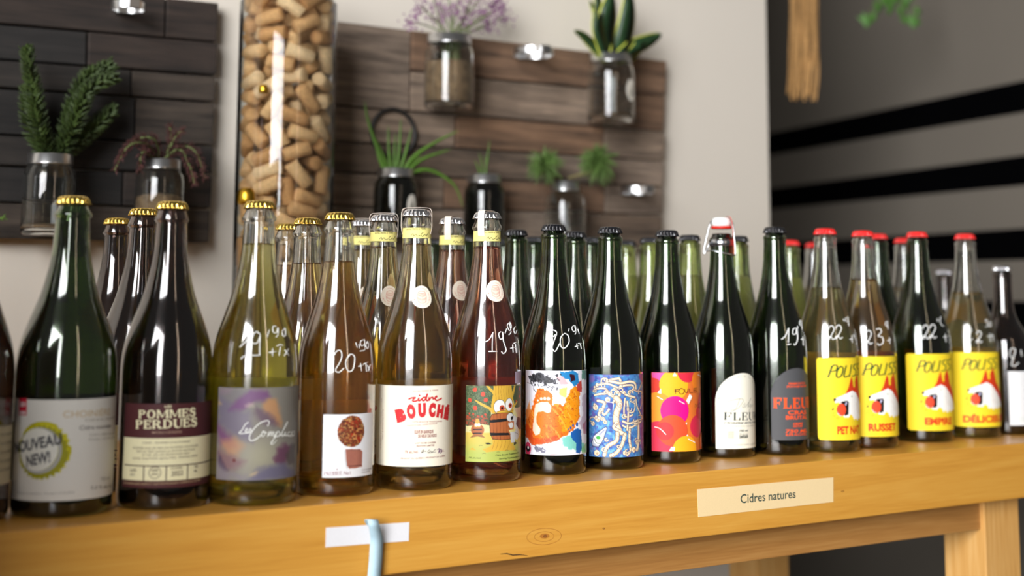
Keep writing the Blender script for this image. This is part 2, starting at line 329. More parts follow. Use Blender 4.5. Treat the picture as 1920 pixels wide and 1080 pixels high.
class Sheet:
    """printed shapes laid on the wall of one bottle; every colour becomes one curved mesh"""
    def __init__(s, b, parent, eps=.0003, rfun=None, r0=None): s.b = b; s.parent = parent; s.eps = eps; s.d = {}; s.rfun = rfun; s.r0 = r0; s.n = 0
    def poly(s, pts, rgb, name='lettering', layer=0):   # pts in (s,v)
        k = (rgb, name, layer); L = s.d.setdefault(k, ([], [])); n = len(L[0]); L[0].extend([(float(p[0]), float(p[1])) for p in pts]); L[1].append(tuple(range(n, n+len(pts))))
    def mesh(s, V, Fc, rgb, name='lettering', layer=0):
        k = (rgb, name, layer); L = s.d.setdefault(k, ([], [])); n = len(L[0]); L[0].extend([(float(p[0]), float(p[1])) for p in V]); L[1].extend([tuple(i+n for i in f) for f in Fc])
    def stroke(s, pts, w, rgb, name='lettering', layer=0, sm=4):
        P = catmull(pts, sm) if sm > 1 and len(pts) > 2 else [np.array(p, float) for p in pts]
        n = len(P); Lf, Rt = [], []
        for i in range(n):
            t = P[min(i+1, n-1)]-P[max(i-1, 0)]; t = t/(np.linalg.norm(t)+1e-12); q = np.array([-t[1], t[0]])*w/2
            Lf.append(P[i]+q); Rt.append(P[i]-q)
        V = Lf+Rt; s.mesh(V, [(i, i+1, n+i+1, n+i) for i in range(n-1)], rgb, name, layer)
        for c in (P[0], P[-1]): s.disc(c, w/2, rgb, name, layer, 8)
    def disc(s, c, r, rgb, name='lettering', layer=0, n=40, ry=None, rot=0.0):
        ry = ry or r; s.poly([(c[0]+r*math.cos(2*PI*k/n)*math.cos(rot)-ry*math.sin(2*PI*k/n)*math.sin(rot), c[1]+r*math.cos(2*PI*k/n)*math.sin(rot)+ry*math.sin(2*PI*k/n)*math.cos(rot)) for k in range(n)], rgb, name, layer)
    def ring(s, c, r, w, rgb, name='lettering', layer=0, n=40, ry=None):
        ry = ry or r; V = [(c[0]+(r+o)*math.cos(2*PI*k/n), c[1]+(ry+o)*math.sin(2*PI*k/n)) for o in (-w/2, w/2) for k in range(n)]
        s.mesh(V, [(k, (k+1) % n, n+(k+1) % n, n+k) for k in range(n)], rgb, name, layer)
    def build(s):
        for (rgb, name, layer), (V, Fc) in s.d.items():
            bm = bmesh.new(); vv = [bm.verts.new((p[0], 0, p[1])) for p in V]
            for f in Fc:
                try: bm.faces.new([vv[i] for i in f])
                except ValueError: pass
            bmesh.ops.triangulate(bm, faces=[f for f in bm.faces if len(f.verts) > 4])
            xs = [p[0] for p in V]; x = math.floor(min(xs)/.0025)*.0025+.0025
            if len(xs) < 60000 and (max(xs)-min(xs)) > .003:
                while x < max(xs):
                    bmesh.ops.bisect_plane(bm, geom=bm.verts[:]+bm.edges[:]+bm.faces[:], plane_co=(x, 0, 0), plane_no=(1, 0, 0)); x += .0025
            if s.rfun:
                zs = [p[1] for p in V]; z = math.floor(min(zs)/.003)*.003+.003
                while z < max(zs):
                    bmesh.ops.bisect_plane(bm, geom=bm.verts[:]+bm.edges[:]+bm.faces[:], plane_co=(0, 0, z), plane_no=(0, 0, 1)); z += .003
            eps = s.eps+.00006*layer
            co = np.array([v.co[:] for v in bm.verts]); W_ = wrap_pts(s.b, co[:, 0], co[:, 2], eps, s.rfun, s.r0)
            for v, w in zip(bm.verts, W_): v.co = w
            from_bm(name, bm, ink(rgb), s.parent)
# ---- text
_TX = {}
def text_mesh(body, bold=0.0, shear=0.0):
    k = (body, bold, shear)
    if k in _TX: return _TX[k]
    c = bpy.data.curves.new('t', 'FONT'); c.body = body; c.size = 1; c.offset = bold; c.shear = shear; c.resolution_u = 3; c.fill_mode = 'FRONT'
    o = bpy.data.objects.new('t', c); COL.objects.link(o); dg = bpy.context.evaluated_depsgraph_get(); me = o.evaluated_get(dg).to_mesh()
    V = np.array([v.co[:2] for v in me.vertices]); Fc = [tuple(p.vertices) for p in me.polygons]
    o.evaluated_get(dg).to_mesh_clear(); bpy.data.objects.remove(o); bpy.data.curves.remove(c)
    bad = set(np.nonzero((np.abs(V[:, 1]) > 1.4) | (V[:, 0] > 2.5*len(body)))[0].tolist()) if len(V) else ()
    if bad: Fc = [f for f in Fc if not bad & set(f)]; V[list(bad)] = V[Fc[0][0]]
    if len(V): V[:, 0] -= V[:, 0].min()
    _TX[k] = (V, Fc); return _TX[k]
CAPH = .70
def text(sh, p0, p1, body, h, rgb, bold=0.0, shear=0.0, vis=None, layer=0, name='lettering', fn=None):
    """p0,p1: photo pixels of the baseline of the visible part `vis` (default all); h: cap height in pixels"""
    b = sh.b; a = sv(b, *p0); e = sv(b, *p1); put_text(sh, a, e, body, h*b['depth']/F, rgb, bold, shear, vis, layer, name, fn)
def put_text(sh, a, e, body, h, rgb, bold=0.0, shear=0.0, vis=None, layer=0, name='lettering', fn=None):
    fn = fn or text_mesh
    V, Fc = fn(body, bold, shear); V0, _ = fn(vis or body, bold, shear)
    w = V0[:, 0].max() or 1; d = np.array(e)-np.array(a); L = np.linalg.norm(d); d = d/L; n = np.array([-d[1], d[0]])
    sx = L/w; sy = h/(CAPH if fn is text_mesh else 1)
    sh.mesh([np.array(a)+d*(x*sx)+n*(y*sy) for x, y in V], Fc, rgb, name, layer)
# ---- a small fat slab-serif alphabet for the display lettering
def _arc(cx, cy, rx, ry, a0, a1, n=9): return [(cx+rx*math.cos(math.radians(a0+(a1-a0)*i/n)), cy+ry*math.sin(math.radians(a0+(a1-a0)*i/n))) for i in range(n+1)]
def serif_fn(thick=.20, thin=.09, serif=.10, sl=.06):
    cache = {}
    def band(V, Fc, o, i):
        n = len(V); V += o+i; m = len(o); Fc += [(n+k, n+k+1, n+m+k+1, n+m+k) for k in range(m-1)]
    def q(V, Fc, *p): n = len(V); V += list(p); Fc.append(tuple(range(n, n+len(p))))
    def st(V, Fc, x, y0=0, y1=1, w=None, s0=True, s1=True):
        w = w or thick; q(V, Fc, (x, y0), (x+w, y0), (x+w, y1), (x, y1))
        if s0: q(V, Fc, (x-sl, y0), (x+w+sl, y0), (x+w+sl, y0+serif), (x-sl, y0+serif))
        if s1: q(V, Fc, (x-sl, y1-serif), (x+w+sl, y1-serif), (x+w+sl, y1), (x-sl, y1))
    def glyph(ch):
        V, Fc = [], []; T = thick; t = thin
        def bar(x0, x1, y, h=None): h = h or t; q(V, Fc, (x0, y), (x1, y), (x1, y+h), (x0, y+h))
        def bowl(x, y0, y1, r):
            c = (y0+y1)/2; hh = (y1-y0)/2; band(V, Fc, _arc(x, c, r, hh, 90, -90), _arc(x, c, max(r-T, .02), max(hh-t, .02), 90, -90))
        if ch in 'PRB':
            st(V, Fc, 0); bar(T, T+.12, 1-t); bar(T, T+.12, .46); bowl(T+.12, .46, 1, .36); w = .68
            if ch == 'R': q(V, Fc, (.30, .48), (.52, .48), (.80, 0), (.56, 0)); q(V, Fc, (.5, 0), (.88, 0), (.88, serif), (.5, serif)); w = .82
            if ch == 'B': bar(T, T+.12, 0); bowl(T+.12, 0, .5, .40); w = .72
        elif ch in 'O0': band(V, Fc, _arc(.42, .5, .42, .52, 0, 360, 26), _arc(.42, .5, .42-T, .52-t, 0, 360, 26)); w = .84
        elif ch == 'M': st(V, Fc, 0, w=T*.7, s1=False); st(V, Fc, .84, w=T, s1=False); q(V, Fc, (-sl, 1-serif), (T*.7, 1-serif), (T*.7, 1), (-sl, 1)); q(V, Fc, (.84, 1-serif), (.84+T+sl, 1-serif), (.84+T+sl, 1), (.84, 1)); q(V, Fc, (0, 1), (T, 1), (.54, .12), (.42, .12)); q(V, Fc, (.84, 1), (.94, 1), (.54, .12), (.44, .12)); w = .84+T
        elif ch in 'EF':
            st(V, Fc, 0); bar(T, .64, 1-t); bar(T, .50, .47); q(V, Fc, (.54, .74), (.64, .68), (.66, 1), (.54, 1)); q(V, Fc, (.42, .36), (.50, .32), (.50, .68), (.42, .64)); w = .66
            if ch == 'E': bar(T, .66, 0); q(V, Fc, (.56, 0), (.68, 0), (.68, .33), (.56, .26))
        elif ch == 'L': st(V, Fc, 0); bar(T, .6, 0); q(V, Fc, (.5, 0), (.64, 0), (.64, .36), (.52, .28)); w = .64
        elif ch == 'D': st(V, Fc, 0); bar(T, T+.1, 1-t); bar(T, T+.1, 0); bowl(T+.1, 0, 1, .48); w = .78
        elif ch == 'U': st(V, Fc, 0, .28, s0=False); st(V, Fc, .62, .28, w=T*.6, s0=False); band(V, Fc, _arc((.62+T*.6)/2, .3, (.62+T*.6)/2, .33, 180, 360, 12), _arc((.62+T+T*.4)/2, .3, (.62-T)/2, .33-t, 180, 360, 12)); w = .62+T*.6
        elif ch == 'S':
            P = catmull([(.56, .74), (.50, .90), (.32, .96), (.12, .86), (.12, .64), (.36, .52), (.52, .36), (.48, .12), (.28, .03), (.08, .12), (.03, .28)], 4); n = len(P); L_, R_ = [], []
            for i in range(n):
                tt = P[min(i+1, n-1)]-P[max(i-1, 0)]; tt /= np.linalg.norm(tt); f = T*(.32+.35*math.sin(PI*i/(n-1))**2); nn = np.array([-tt[1], tt[0]])*f; L_.append(tuple(P[i]+nn)); R_.append(tuple(P[i]-nn))
            band(V, Fc, L_, R_); q(V, Fc, (.50, .66), (.60, .66), (.60, 1.0), (.52, .9)); q(V, Fc, (0, 0), (.08, .1), (.09, .34), (0, .34)); w = .6
        elif ch == 'Y': st(V, Fc, .32, 0, .5, s1=False); q(V, Fc, (0, 1), (T, 1), (.32+T, .45), (.32, .45)); q(V, Fc, (.32+T*.4, .45), (.32+T, .45), (.84, 1), (.74, 1)); q(V, Fc, (-sl, 1-serif), (T+sl, 1-serif), (T+sl, 1), (-sl, 1)); q(V, Fc, (.66, 1-serif), (.92, 1-serif), (.92, 1), (.66, 1)); w = .86
        else: w = .3
        return V, Fc, w
    def fn(body, bold=0, shear=0):
        if body in cache: return cache[body]
        X = 0; V, Fc = [], []
        for ch in body:
            v, f, w = glyph(ch); n = len(V); V += [(x+X, y) for x, y in v]; Fc += [tuple(i+n for i in k) for k in f]; X += w+sl*2+.07
        V = np.array(V); V[:, 0] -= V[:, 0].min(); cache[body] = (V, Fc); return cache[body]
    return fn
SLAB = serif_fn(.20, .12, .12, .045); ROMAN = serif_fn(.17, .05, .05, .07); FAT = serif_fn(.24, .10, .08, .05)

def outline_sv(b, pts): return [sv(b, *p) for p in pts]
def label_patch(b, pts_sv, rgb, name='label', eps=.00016, pname='paper', rfun=None, r0=None, m=None, parent=None):
    sh = Sheet(b, parent or b['root'], eps, rfun, r0); sh.poly(pts_sv, rgb, name)
    # build by hand so that the patch carries the paper material
    before = set(bpy.data.objects); sh.build(); o = [x for x in bpy.data.objects if x not in before][0]
    o.data.materials.clear(); o.data.materials.append(m or paper(rgb, pname)); return o
def rrect(s0, s1, v0, v1, r=.002, n=5):
    P = []
    for cx, cz, a0 in ((s1-r, v1-r, 0), (s0+r, v1-r, 90), (s0+r, v0+r, 180), (s1-r, v0+r, 270)):
        for i in range(n+1): a = math.radians(a0+90*i/n); P.append((cx+r*math.cos(a), cz+r*math.sin(a)))
    return P
def back_label(b, width_deg, v0, v1, rgb=(236, 228, 205), shift=180):
    s0 = math.radians(shift-width_deg/2)*b['R']; s1 = math.radians(shift+width_deg/2)*b['R']
    return label_patch(b, rrect(s0, s1, v0, v1, .002), rgb, 'back_label')
# ---- painted labels: one fine curved sheet carrying a colour per vertex
def vnoise(X, Y, sc, seed=0, octv=3):
    out = 0; amp = 1; tot = 0
    for o_ in range(octv):
        g = np.random.default_rng(seed*31+o_).random((64, 64)); x = X*sc*(2**o_); y = Y*sc*(2**o_)
        xi = np.floor(x).astype(int); yi = np.floor(y).astype(int); fx = x-xi; fy = y-yi; fx = fx*fx*(3-2*fx); fy = fy*fy*(3-2*fy)
        a = g[xi % 64, yi % 64]; b_ = g[(xi+1) % 64, yi % 64]; c = g[xi % 64, (yi+1) % 64]; d = g[(xi+1) % 64, (yi+1) % 64]
        out = out+amp*((a*(1-fx)+b_*fx)*(1-fy)+(c*(1-fx)+d*fx)*fy); tot += amp; amp *= .55
    return out/tot
class Paint:
    """colours in (s,v) metres; shapes may be given in photo pixels"""
    def __init__(s, b, corners, n=(150, 190)):
        s.b = b; s.c = [sv(b, *p) for p in corners] if len(corners[0]) == 2 and corners[0][0] > 5 else [np.array(p) for p in corners]
        u = np.linspace(0, 1, n[0]); v = np.linspace(0, 1, n[1]); s.n = n
        U, Vv = np.meshgrid(u, v, indexing='ij'); s.U = U; s.V = Vv
        tl, tr, br, bl = s.c
        s.S = (tl[0]*(1-U)+tr[0]*U)*(1-Vv)+(bl[0]*(1-U)+br[0]*U)*Vv; s.Z = (tl[1]*(1-U)+tr[1]*U)*(1-Vv)+(bl[1]*(1-U)+br[1]*U)*Vv
        s.col = np.zeros((*n, 3)); s.X = s.S*1000; s.Y = s.Z*1000       # millimetres
    def fill(s, rgb): s.col[:] = rgb
    def put(s, mask, rgb, a=1.0):
        mk = np.clip(mask, 0, 1)[..., None]*a; s.col = s.col*(1-mk)+np.array(rgb, float)*mk
    def warp(s, amp, sc, seed):
        return s.X+(vnoise(s.X, s.Y, sc, seed)-.5)*amp*2, s.Y+(vnoise(s.X, s.Y, sc, seed+7)-.5)*amp*2
    def sdf(s, pts, X=None, Y=None):
        X = s.X if X is None else X; Y = s.Y if Y is None else Y
        P = np.array([sv(s.b, *p) for p in pts])*1000 if max(p[0] for p in pts) > 5 else np.array(pts)*1000
        d = np.full(X.shape, 1e9); ins = np.zeros(X.shape, bool); n = len(P)
        for i in range(n):
            a, b_ = P[i], P[(i+1) % n]; ex, ey = b_-a; L = ex*ex+ey*ey+1e-12; t = np.clip(((X-a[0])*ex+(Y-a[1])*ey)/L, 0, 1)
            d = np.minimum(d, (X-a[0]-t*ex)**2+(Y-a[1]-t*ey)**2)
            c = ((a[1] > Y) != (b_[1] > Y)) & (X < (b_[0]-a[0])*(Y-a[1])/((b_[1]-a[1])+1e-12)+a[0]); ins ^= c
        return np.where(ins, 1, -1)*np.sqrt(d)
    def poly(s, pts, rgb, soft=.3, a=1.0, warp=0, wsc=.2, seed=1):
        X, Y = s.warp(warp, wsc, seed) if warp else (None, None); s.put(s.sdf(pts, X, Y)/soft+.5, rgb, a)
    def line(s, pts, w, rgb, soft=.2, a=1.0, sm=4, warp=0, seed=3):
        P = [np.array(p, float) for p in pts]; P = catmull(P, sm) if sm > 1 and len(P) > 2 else P
        Q = np.array([sv(s.b, *p) for p in P])*1000; X, Y = s.warp(warp, .3, seed) if warp else (s.X, s.Y); d = np.full(X.shape, 1e9)
        for a_, b_ in zip(Q[:-1], Q[1:]):
            e = b_-a_; L = e@e+1e-12; t = np.clip(((X-a_[0])*e[0]+(Y-a_[1])*e[1])/L, 0, 1); d = np.minimum(d, np.hypot(X-a_[0]-t*e[0], Y-a_[1]-t*e[1]))
        s.put((w/2-d)/soft+.5, rgb, a)
    def disc(s, p, r, rgb, soft=.3, a=1.0, ry=None, warp=0, seed=5):
        q = sv(s.b, *p)*1000; X, Y = s.warp(warp, .3, seed) if warp else (s.X, s.Y); ry = ry or r
        s.put((1-np.hypot((X-q[0])/r, (Y-q[1])/ry))*min(r, ry)/soft+.5, rgb, a)
    def build(s, name='label', eps=.00016, parent=None):
        W_ = wrap_pts(s.b, s.S.ravel(), s.Z.ravel(), eps); n0, n1 = s.n
        ii = np.arange(n0-1)[:, None]*n1+np.arange(n1-1)[None, :]; ii = ii.ravel(); Fc = np.stack([ii, ii+1, ii+n1+1, ii+n1], 1)
        me = bpy.data.meshes.new(name); me.vertices.add(len(W_)); me.vertices.foreach_set('co', W_.ravel().astype(np.float32))
        me.loops.add(Fc.size); me.loops.foreach_set('vertex_index', Fc.ravel().astype(np.int32)); me.polygons.add(len(Fc))
        me.polygons.foreach_set('loop_start', np.arange(0, Fc.size, 4, dtype=np.int32)); me.update(calc_edges=True); me.validate()
        me.polygons.foreach_set('use_smooth', [True]*len(Fc))
        c = np.clip(s.col.reshape(-1, 3)/255, 0, 1); c = np.where(c <= .04045, c/12.92, ((c+.055)/1.055)**2.4)
        at = me.color_attributes.new('print', 'FLOAT_COLOR', 'POINT'); at.data.foreach_set('color', np.concatenate([c, np.ones((len(c), 1))], 1).ravel().astype(np.float32))
        if 'printed_paper' not in MATS:
            m = bpy.data.materials.new('printed_paper'); m.use_nodes = True; nt = m.node_tree; a = nt.nodes.new('ShaderNodeAttribute'); a.attribute_name = 'print'
            p = nt.nodes['Principled BSDF']; p.inputs['Roughness'].default_value = .5; p.inputs['Specular IOR Level'].default_value = .35; nt.links.new(a.outputs['Color'], p.inputs['Base Color']); MATS['printed_paper'] = m
        return link(name, me, parent or s.b['root'], MATS['printed_paper'])
def price(b, strokes, w=.0011, rgb=(235, 235, 232), off=(0, 0), sc=1.0, name='price_marking'):
    """white marker strokes written on the glass, given in photo pixels"""
    mb = MB()
    for st in strokes:
        P = catmull(st, 4) if len(st) > 2 else [np.array(p, float) for p in st]; Q = []
        for p in P:
            th, z = hit(b, off[0]+p[0]*sc, off[1]+p[1]*sc); r = float(b['rf'](z))+w*.12; Q.append((r*math.cos(th), r*math.sin(th), z))
        mb.tube(Q, w/2, 5)
    return mb.build(name, mat('white_marker', rgb, .5, noise=.05, nscale=500), b['root'])

# ------------------------------------------------------------------ liquids
def liq(name, sig, hz=None):
    d = max(sig); return glass('cider_'+name, (1, 1, 1), 1.34, 0.0, absorb=tuple(1-s/d for s in sig), density=d, haze=hz)
L_YEL = liq('yellow', (3, 4, 30), (.12, (.92, .66, .05))); L_AMB = liq('amber', (3, 11, 46), (.14, (.86, .38, .02))); L_GOLD = liq('gold', (3, 8, 30), (.08, (.80, .44, .06))); L_RED = liq('red', (4, 28, 44), (.09, (.8, .10, .04)))
L_PALE = liq('pale', (2.5, 4, 16), (.10, (.8, .68, .28))); L_ORA = liq('orange', (3, 9, 32), (.10, (.8, .42, .12))); L_GRN = liq('in_green', (4, 5, 18))
GF = 'front row of cider bottles'
def span(b, tl, bl, extra=0.0):
    """label rectangle from its left edge in the photo, centred on the side facing the room"""
    a, c = sv(b, *tl), sv(b, *bl); s0 = (a[0]+c[0])/2; sc = (-PI/2-camaz(b))*b['R']; s1 = 2*sc-s0+extra
    return s0, s1, c[1], a[1]
def sheet(b, lab, eps=.00030): return Sheet(b, lab, eps)
def k8(x, y): return (x/3.8575, 720+y/3.8575)
def k7(x, y): return (380+x/4.153, 700+y/4.153)
def k3(x, y): return (690+x/4.5, 690+y/4.5)
def kr(x, y): return (860+x/5.688, 690+y/5.688)
def k4(x, y): return (960+x/4.908, 680+y/4.908)
def k5(x, y): return (1200+x/5.142, 680+y/5.142)
def k6(x, y): return (1500+x/4.571, 660+y/4.571)
def ks(k, pts): return [k(*p) for p in pts]

# ================= 0. bottle cut by the left edge of the picture
b0 = make_bottle(-78, 972, -50, 369, 88, 'brown', 'gold', L_GRN, .84, 'dark bottle with a cream label cut off by the left edge of the photo', group=GF)
s0, s1, v0, v1 = -.055, .10, .032, sv(b0, 10, 797)[1]
lab = label_patch(b0, rrect(s0, s1, v0, v1), (214, 204, 176))
sh = sheet(b0, lab)
for i in range(9): put_text(sh, (.018, v0+.012+i*.008), (.060, v0+.012+i*.008), 'PRODUIT DU QUEBEC', .0022, (90, 84, 74))
sh.build()

# ================= 1. green bottle with the yellow seal
b1 = make_bottle(113, 958, 126, 367, 93, 'dark', 'gold', L_GRN, .80, 'large green bottle with gold cap and white label bearing a yellow burst seal', group=GF, neck=.0162)
s0, s1, v0, v1 = span(b1, k8(113, 102), k8(88, 828))
lab = label_patch(b1, rrect(s0, s1, v0, v1, .001), (216, 212, 204)); sh = sheet(b1, lab)
sh.poly(outline_sv(b1, ks(k8, [(140, 104), (196, 103), (194, 227), (139, 225)])), (196, 28, 52), 'red_tag')
c = sv(b1, *k8(304, 482)); R1 = 51*b1['depth']/F
sh.poly([(c[0]+R1*(1.03 if k % 2 else .90)*math.cos(2*PI*k/52), c[1]+R1*(1.03 if k % 2 else .90)*math.sin(2*PI*k/52)) for k in range(52)], (196, 188, 22), 'seal', 0)
c2 = sv(b1, *k8(296, 494)); sh.poly([(c2[0]+R1*(.97 if k % 2 else .87)*math.cos(2*PI*k/60-.1), c2[1]+R1*(.97 if k % 2 else .87)*math.sin(2*PI*k/60-.1)) for k in range(60)], (150, 146, 28), 'seal', 1)
sh.ring(sv(b1, *k8(282, 482)), R1*.76, R1*.10, (170, 168, 170), 'seal', 2); sh.disc(sv(b1, *k8(270, 474)), R1*.75, (220, 218, 208), 'seal', 3)
text(sh, k8(112, 500), k8(458, 428), 'NOUVEAU', 19, (44, 44, 56), .030, .15, layer=5)
text(sh, k8(195, 596), k8(372, 560), 'NEW!', 19, (44, 44, 56), .030, .15, layer=5)
text(sh, k8(150, 160), k8(188, 160), 'ED', 7, (235, 225, 225), .03, layer=3); text(sh, k8(147, 218), k8(188, 218), 'EB', 5, (235, 225, 225), .03, layer=3)
text(sh, k8(455, 243), k8(745, 228), 'CHOINIÈRE', 12, (196, 172, 132), .005, vis='CHOINIÈ')
text(sh, k8(615, 270), k8(770, 258), 'Cidrerie naturelle', 5, (150, 140, 128), vis='Cidrerie n')
text(sh, k8(573, 332), k8(765, 318), 'Cidre nouveau', 7.5, (112, 106, 104), .01, vis='Cidre nouv')
text(sh, k8(645, 375), k8(765, 368), 'Cidre effervescent', 4, (150, 142, 132), vis='Cidre effe'); text(sh, k8(640, 408), k8(765, 400), 'Cider of the year', 4, (150, 142, 132), vis='Cider of')
text(sh, k8(130, 792), k8(540, 788), 'Produit du Québec / Product of Québec', 3.6, (120, 116, 110))
text(sh, k8(655, 762), k8(762, 752), '5.0 % alc./vol.', 6, (120, 114, 106), .01, vis='5.0 % al'); text(sh, k8(725, 700), k8(765, 695), '750 ml', 6, (120, 114, 106), vis='750')
sh.build(); back_label(b1, 90, v0+.01, v1)

# ================= 2. dark bottle with the brown and cream label
b2 = make_bottle(304, 945, 315, 377, 85, 'brown', 'gold', L_GRN, .84, 'near-black bottle with gold cap and chocolate brown and cream label', group=GF)
s0, s1, v0, v1 = span(b2, k8(905, 135), k8(888, 740))
lab = label_patch(b2, rrect(s0, s1, v0, v1, .001), (74, 34, 36)); sh = sheet(b2, lab)
CRM = (226, 218, 178); BRN = (62, 32, 40)
pv1 = sv(b2, *k8(895, 381))[1]; pv0 = sv(b2, *k8(884, 686))[1]; sh.poly(rrect(s0+.0002, s1-.0004, pv0, pv1, .0005), CRM, 'cream_panel', 0)
text(sh, k8(1192, 172), k8(1242, 170), 'LES', 4.6, CRM, .02)
text(sh, k8(1004, 250), k8(1412, 232), 'POMMES', 15.5, CRM, fn=SLAB, layer=1); text(sh, k8(984, 324), k8(1422, 303), 'PERDUES', 16, CRM, fn=SLAB, layer=1)
text(sh, k8(1100, 358), k8(1314, 352), 'MICRO-CIDRERIE', 3.6, (170, 140, 118), .01)
for a, e, t in (((1030, 432), (1374, 421), "CIDRE - POMMES D'AUTOMNE"), ((960, 468), (1430, 450), 'ASSEMBLAGE DE 90% DE POMMES SAUVAGES'), ((990, 494), (1408, 478), 'RÉCOLTÉES DANS LA PETITE-NATION'), ((1030, 520), (1370, 506), 'ET DE 10% DE MCINTOSH BIO'), ((960, 543), (1424, 524), 'SANS SULFITES AJOUTÉS, PERMIS 9093')):
    text(sh, k8(*a), k8(*e), t, 3.8, (86, 62, 58), .0, .2, layer=2)
lv = sv(b2, *k8(905, 582))[1]; t_ = .0011; sh.poly([(s0+.003, lv-t_/2), (s1-.004, lv-t_/2), (s1-.004, lv+t_/2), (s0+.003, lv+t_/2)], BRN, 'ruled_line', 2)
for x in (1040, 1202, 1355):
    q = sv(b2, *k8(x, 640))[0]; sh.poly([(q-t_/2, pv0), (q+t_/2, pv0), (q+t_/2, lv), (q-t_/2, lv)], BRN, 'ruled_line', 2)
sh.ring(sv(b2, *k8(1120, 641)), 10.5*b2['depth']/F, .0006, BRN, 'lettering', 2)
for a, e, t, h in (((943, 634), (988, 632), '5.8%', 5), ((943, 662), (980, 660), 'ALC.', 4), ((1094, 634), (1144, 632), '100%', 5), ((1094, 662), (1146, 659), 'APPLE', 4), ((1236, 618), (1320, 612), 'CUVÉE:', 4), ((1238, 665), (1322, 656), '2022', 8), ((1402, 606), (1428, 604), '750', 5), ((1402, 636), (1424, 634), 'ML', 4)):
    text(sh, k8(*a), k8(*e), t, h, BRN, .015, .1, layer=2)
text(sh, k8(897, 720), k8(1452, 696), 'PAR MARIE-ANNE ADAM ET GASTON PICOULET, CHÉNEVILLE, QUÉBEC', 3.4, (196, 168, 130), .0, .2, layer=2)
sh.build()

# ================= 3. yellow cider, petals label
b3 = make_bottle(472, 938, 480, 376, 82, 'clear', 'gold', L_YEL, 461, 'clear bottle of yellow cider with gold cap and blurred purple petal label', group=GF, neck=.0155)
s0, s1, v0, v1 = span(b3, k7(125, 105), k7(105, 822))
p = Paint(b3, [(s0, v1), (s1, v1), (s1, v0), (s0, v0)], (170, 170)); p.fill((124, 119, 110))
n = vnoise(p.X, p.Y, .03, 4)
p.put(np.clip(1.2-np.hypot((p.X-sv(b3, *k7(450, 640))[0]*1000)/26, (p.Y-sv(b3, *k7(450, 640))[1]*1000)/22), 0, 1), (152, 147, 124), .9)
PP = lambda L, rgb, soft, a=1, w=2.5, sd=1: p.poly(ks(k7, L), tuple(x*.86 for x in rgb), soft*1.7, a*.92, w*1.6, .10, sd)
PP([(125, 105), (420, 108), (400, 180), (230, 300), (125, 280)], (128, 122, 126), 5, .8)
PP([(130, 160), (230, 260), (360, 300), (390, 420), (385, 540), (300, 530), (180, 430), (125, 380)], (124, 114, 134), 4, .9, sd=2)
PP([(210, 290), (280, 190), (380, 120), (500, 130), (530, 175), (440, 225), (370, 250), (300, 290)], (124, 78, 128), 3, .95, sd=3)
PP([(470, 240), (520, 195), (585, 200), (605, 300), (600, 410), (560, 390), (480, 300)], (206, 150, 102), 3, .95, sd=4)
PP([(420, 250), (470, 290), (540, 350), (600, 410), (520, 400), (430, 360), (390, 320)], (112, 88, 104), 3, .9, sd=5)
PP([(120, 370), (200, 470), (250, 560), (210, 590), (150, 540), (118, 450)], (126, 76, 122), 4, .9, sd=6)
PP([(150, 540), (250, 500), (320, 560), (280, 650), (230, 680), (160, 620)], (204, 150, 112), 5, .85, sd=7)
PP([(118, 600), (200, 640), (330, 690), (300, 740), (200, 770), (130, 700)], (142, 106, 110), 4, .95, sd=8)
PP([(118, 620), (145, 640), (200, 750), (170, 765), (115, 690)], (74, 56, 84), 3, .8, sd=9)
PP([(545, 660), (580, 580), (650, 545), (690, 560), (670, 640), (640, 710), (560, 700)], (112, 66, 92), 2.5, .95, sd=10)
PP([(650, 640), (690, 560), (716, 560), (712, 720), (670, 700)], (88, 76, 74), 2.5, .9, sd=11)
PP([(330, 830), (400, 760), (520, 715), (640, 705), (720, 740), (720, 800), (560, 822)], (112, 106, 132), 3, .95, sd=12)
PP([(108, 690), (150, 720), (230, 790), (330, 800), (300, 830), (104, 820)], (140, 128, 140), 4, .8, sd=13)
PP([(370, 790), (410, 765), (430, 775), (390, 805)], (220, 190, 140), 1.5, .8, sd=14)
PP([(118, 200), (150, 245), (120, 250)], (214, 176, 120), 2, .8); PP([(340, 255), (400, 245), (395, 270), (345, 272)], (220, 196, 180), 2, .7)
PP([(135, 110), (230, 105), (220, 150), (140, 165)], (150, 128, 140), 3, .7)
p.put((n-.5)*1.6, (150, 140, 140), .25); p.disc(k7(245, 678), 1.6, (96, 40, 40), 1.2)
lab = p.build(); sh = sheet(b3, lab); WT = (236, 236, 228)
S3 = lambda L, w=1.0, sm=5: sh.stroke(outline_sv(b3, ks(k7, L)), w*.00065, WT, 'lettering', 0, sm)
S3([(355, 382), (330, 400), (305, 445), (285, 460), (292, 468), (330, 466), (365, 460)], 1.1); S3([(338, 452), (350, 436), (344, 428), (332, 444), (342, 462), (358, 455)]); S3([(358, 455), (372, 428), (376, 450), (364, 462), (352, 458)])
S3([(505, 410), (518, 380), (500, 368), (450, 385), (400, 430), (365, 490), (372, 522), (410, 515), (455, 480)], 1.25)
S3([(455, 480), (470, 450), (485, 462), (478, 485), (462, 490), (456, 475), (475, 455), (500, 465)]); S3([(505, 492), (520, 452), (512, 485), (535, 452), (532, 488), (552, 452), (550, 490), (562, 480)])
S3([(535, 550), (548, 520), (575, 452), (560, 500), (585, 452), (600, 470), (582, 492), (566, 485)]); S3([(598, 488), (640, 420), (660, 385), (655, 380), (630, 430), (615, 482), (628, 488)]); S3([(628, 488), (645, 455), (640, 485), (660, 480)]); S3([(682, 458), (668, 458), (660, 475), (668, 488), (684, 478)]); S3([(684, 478), (692, 462), (698, 450), (690, 480), (700, 485)]); S3([(700, 485), (712, 448), (716, 470), (704, 488), (696, 480)])
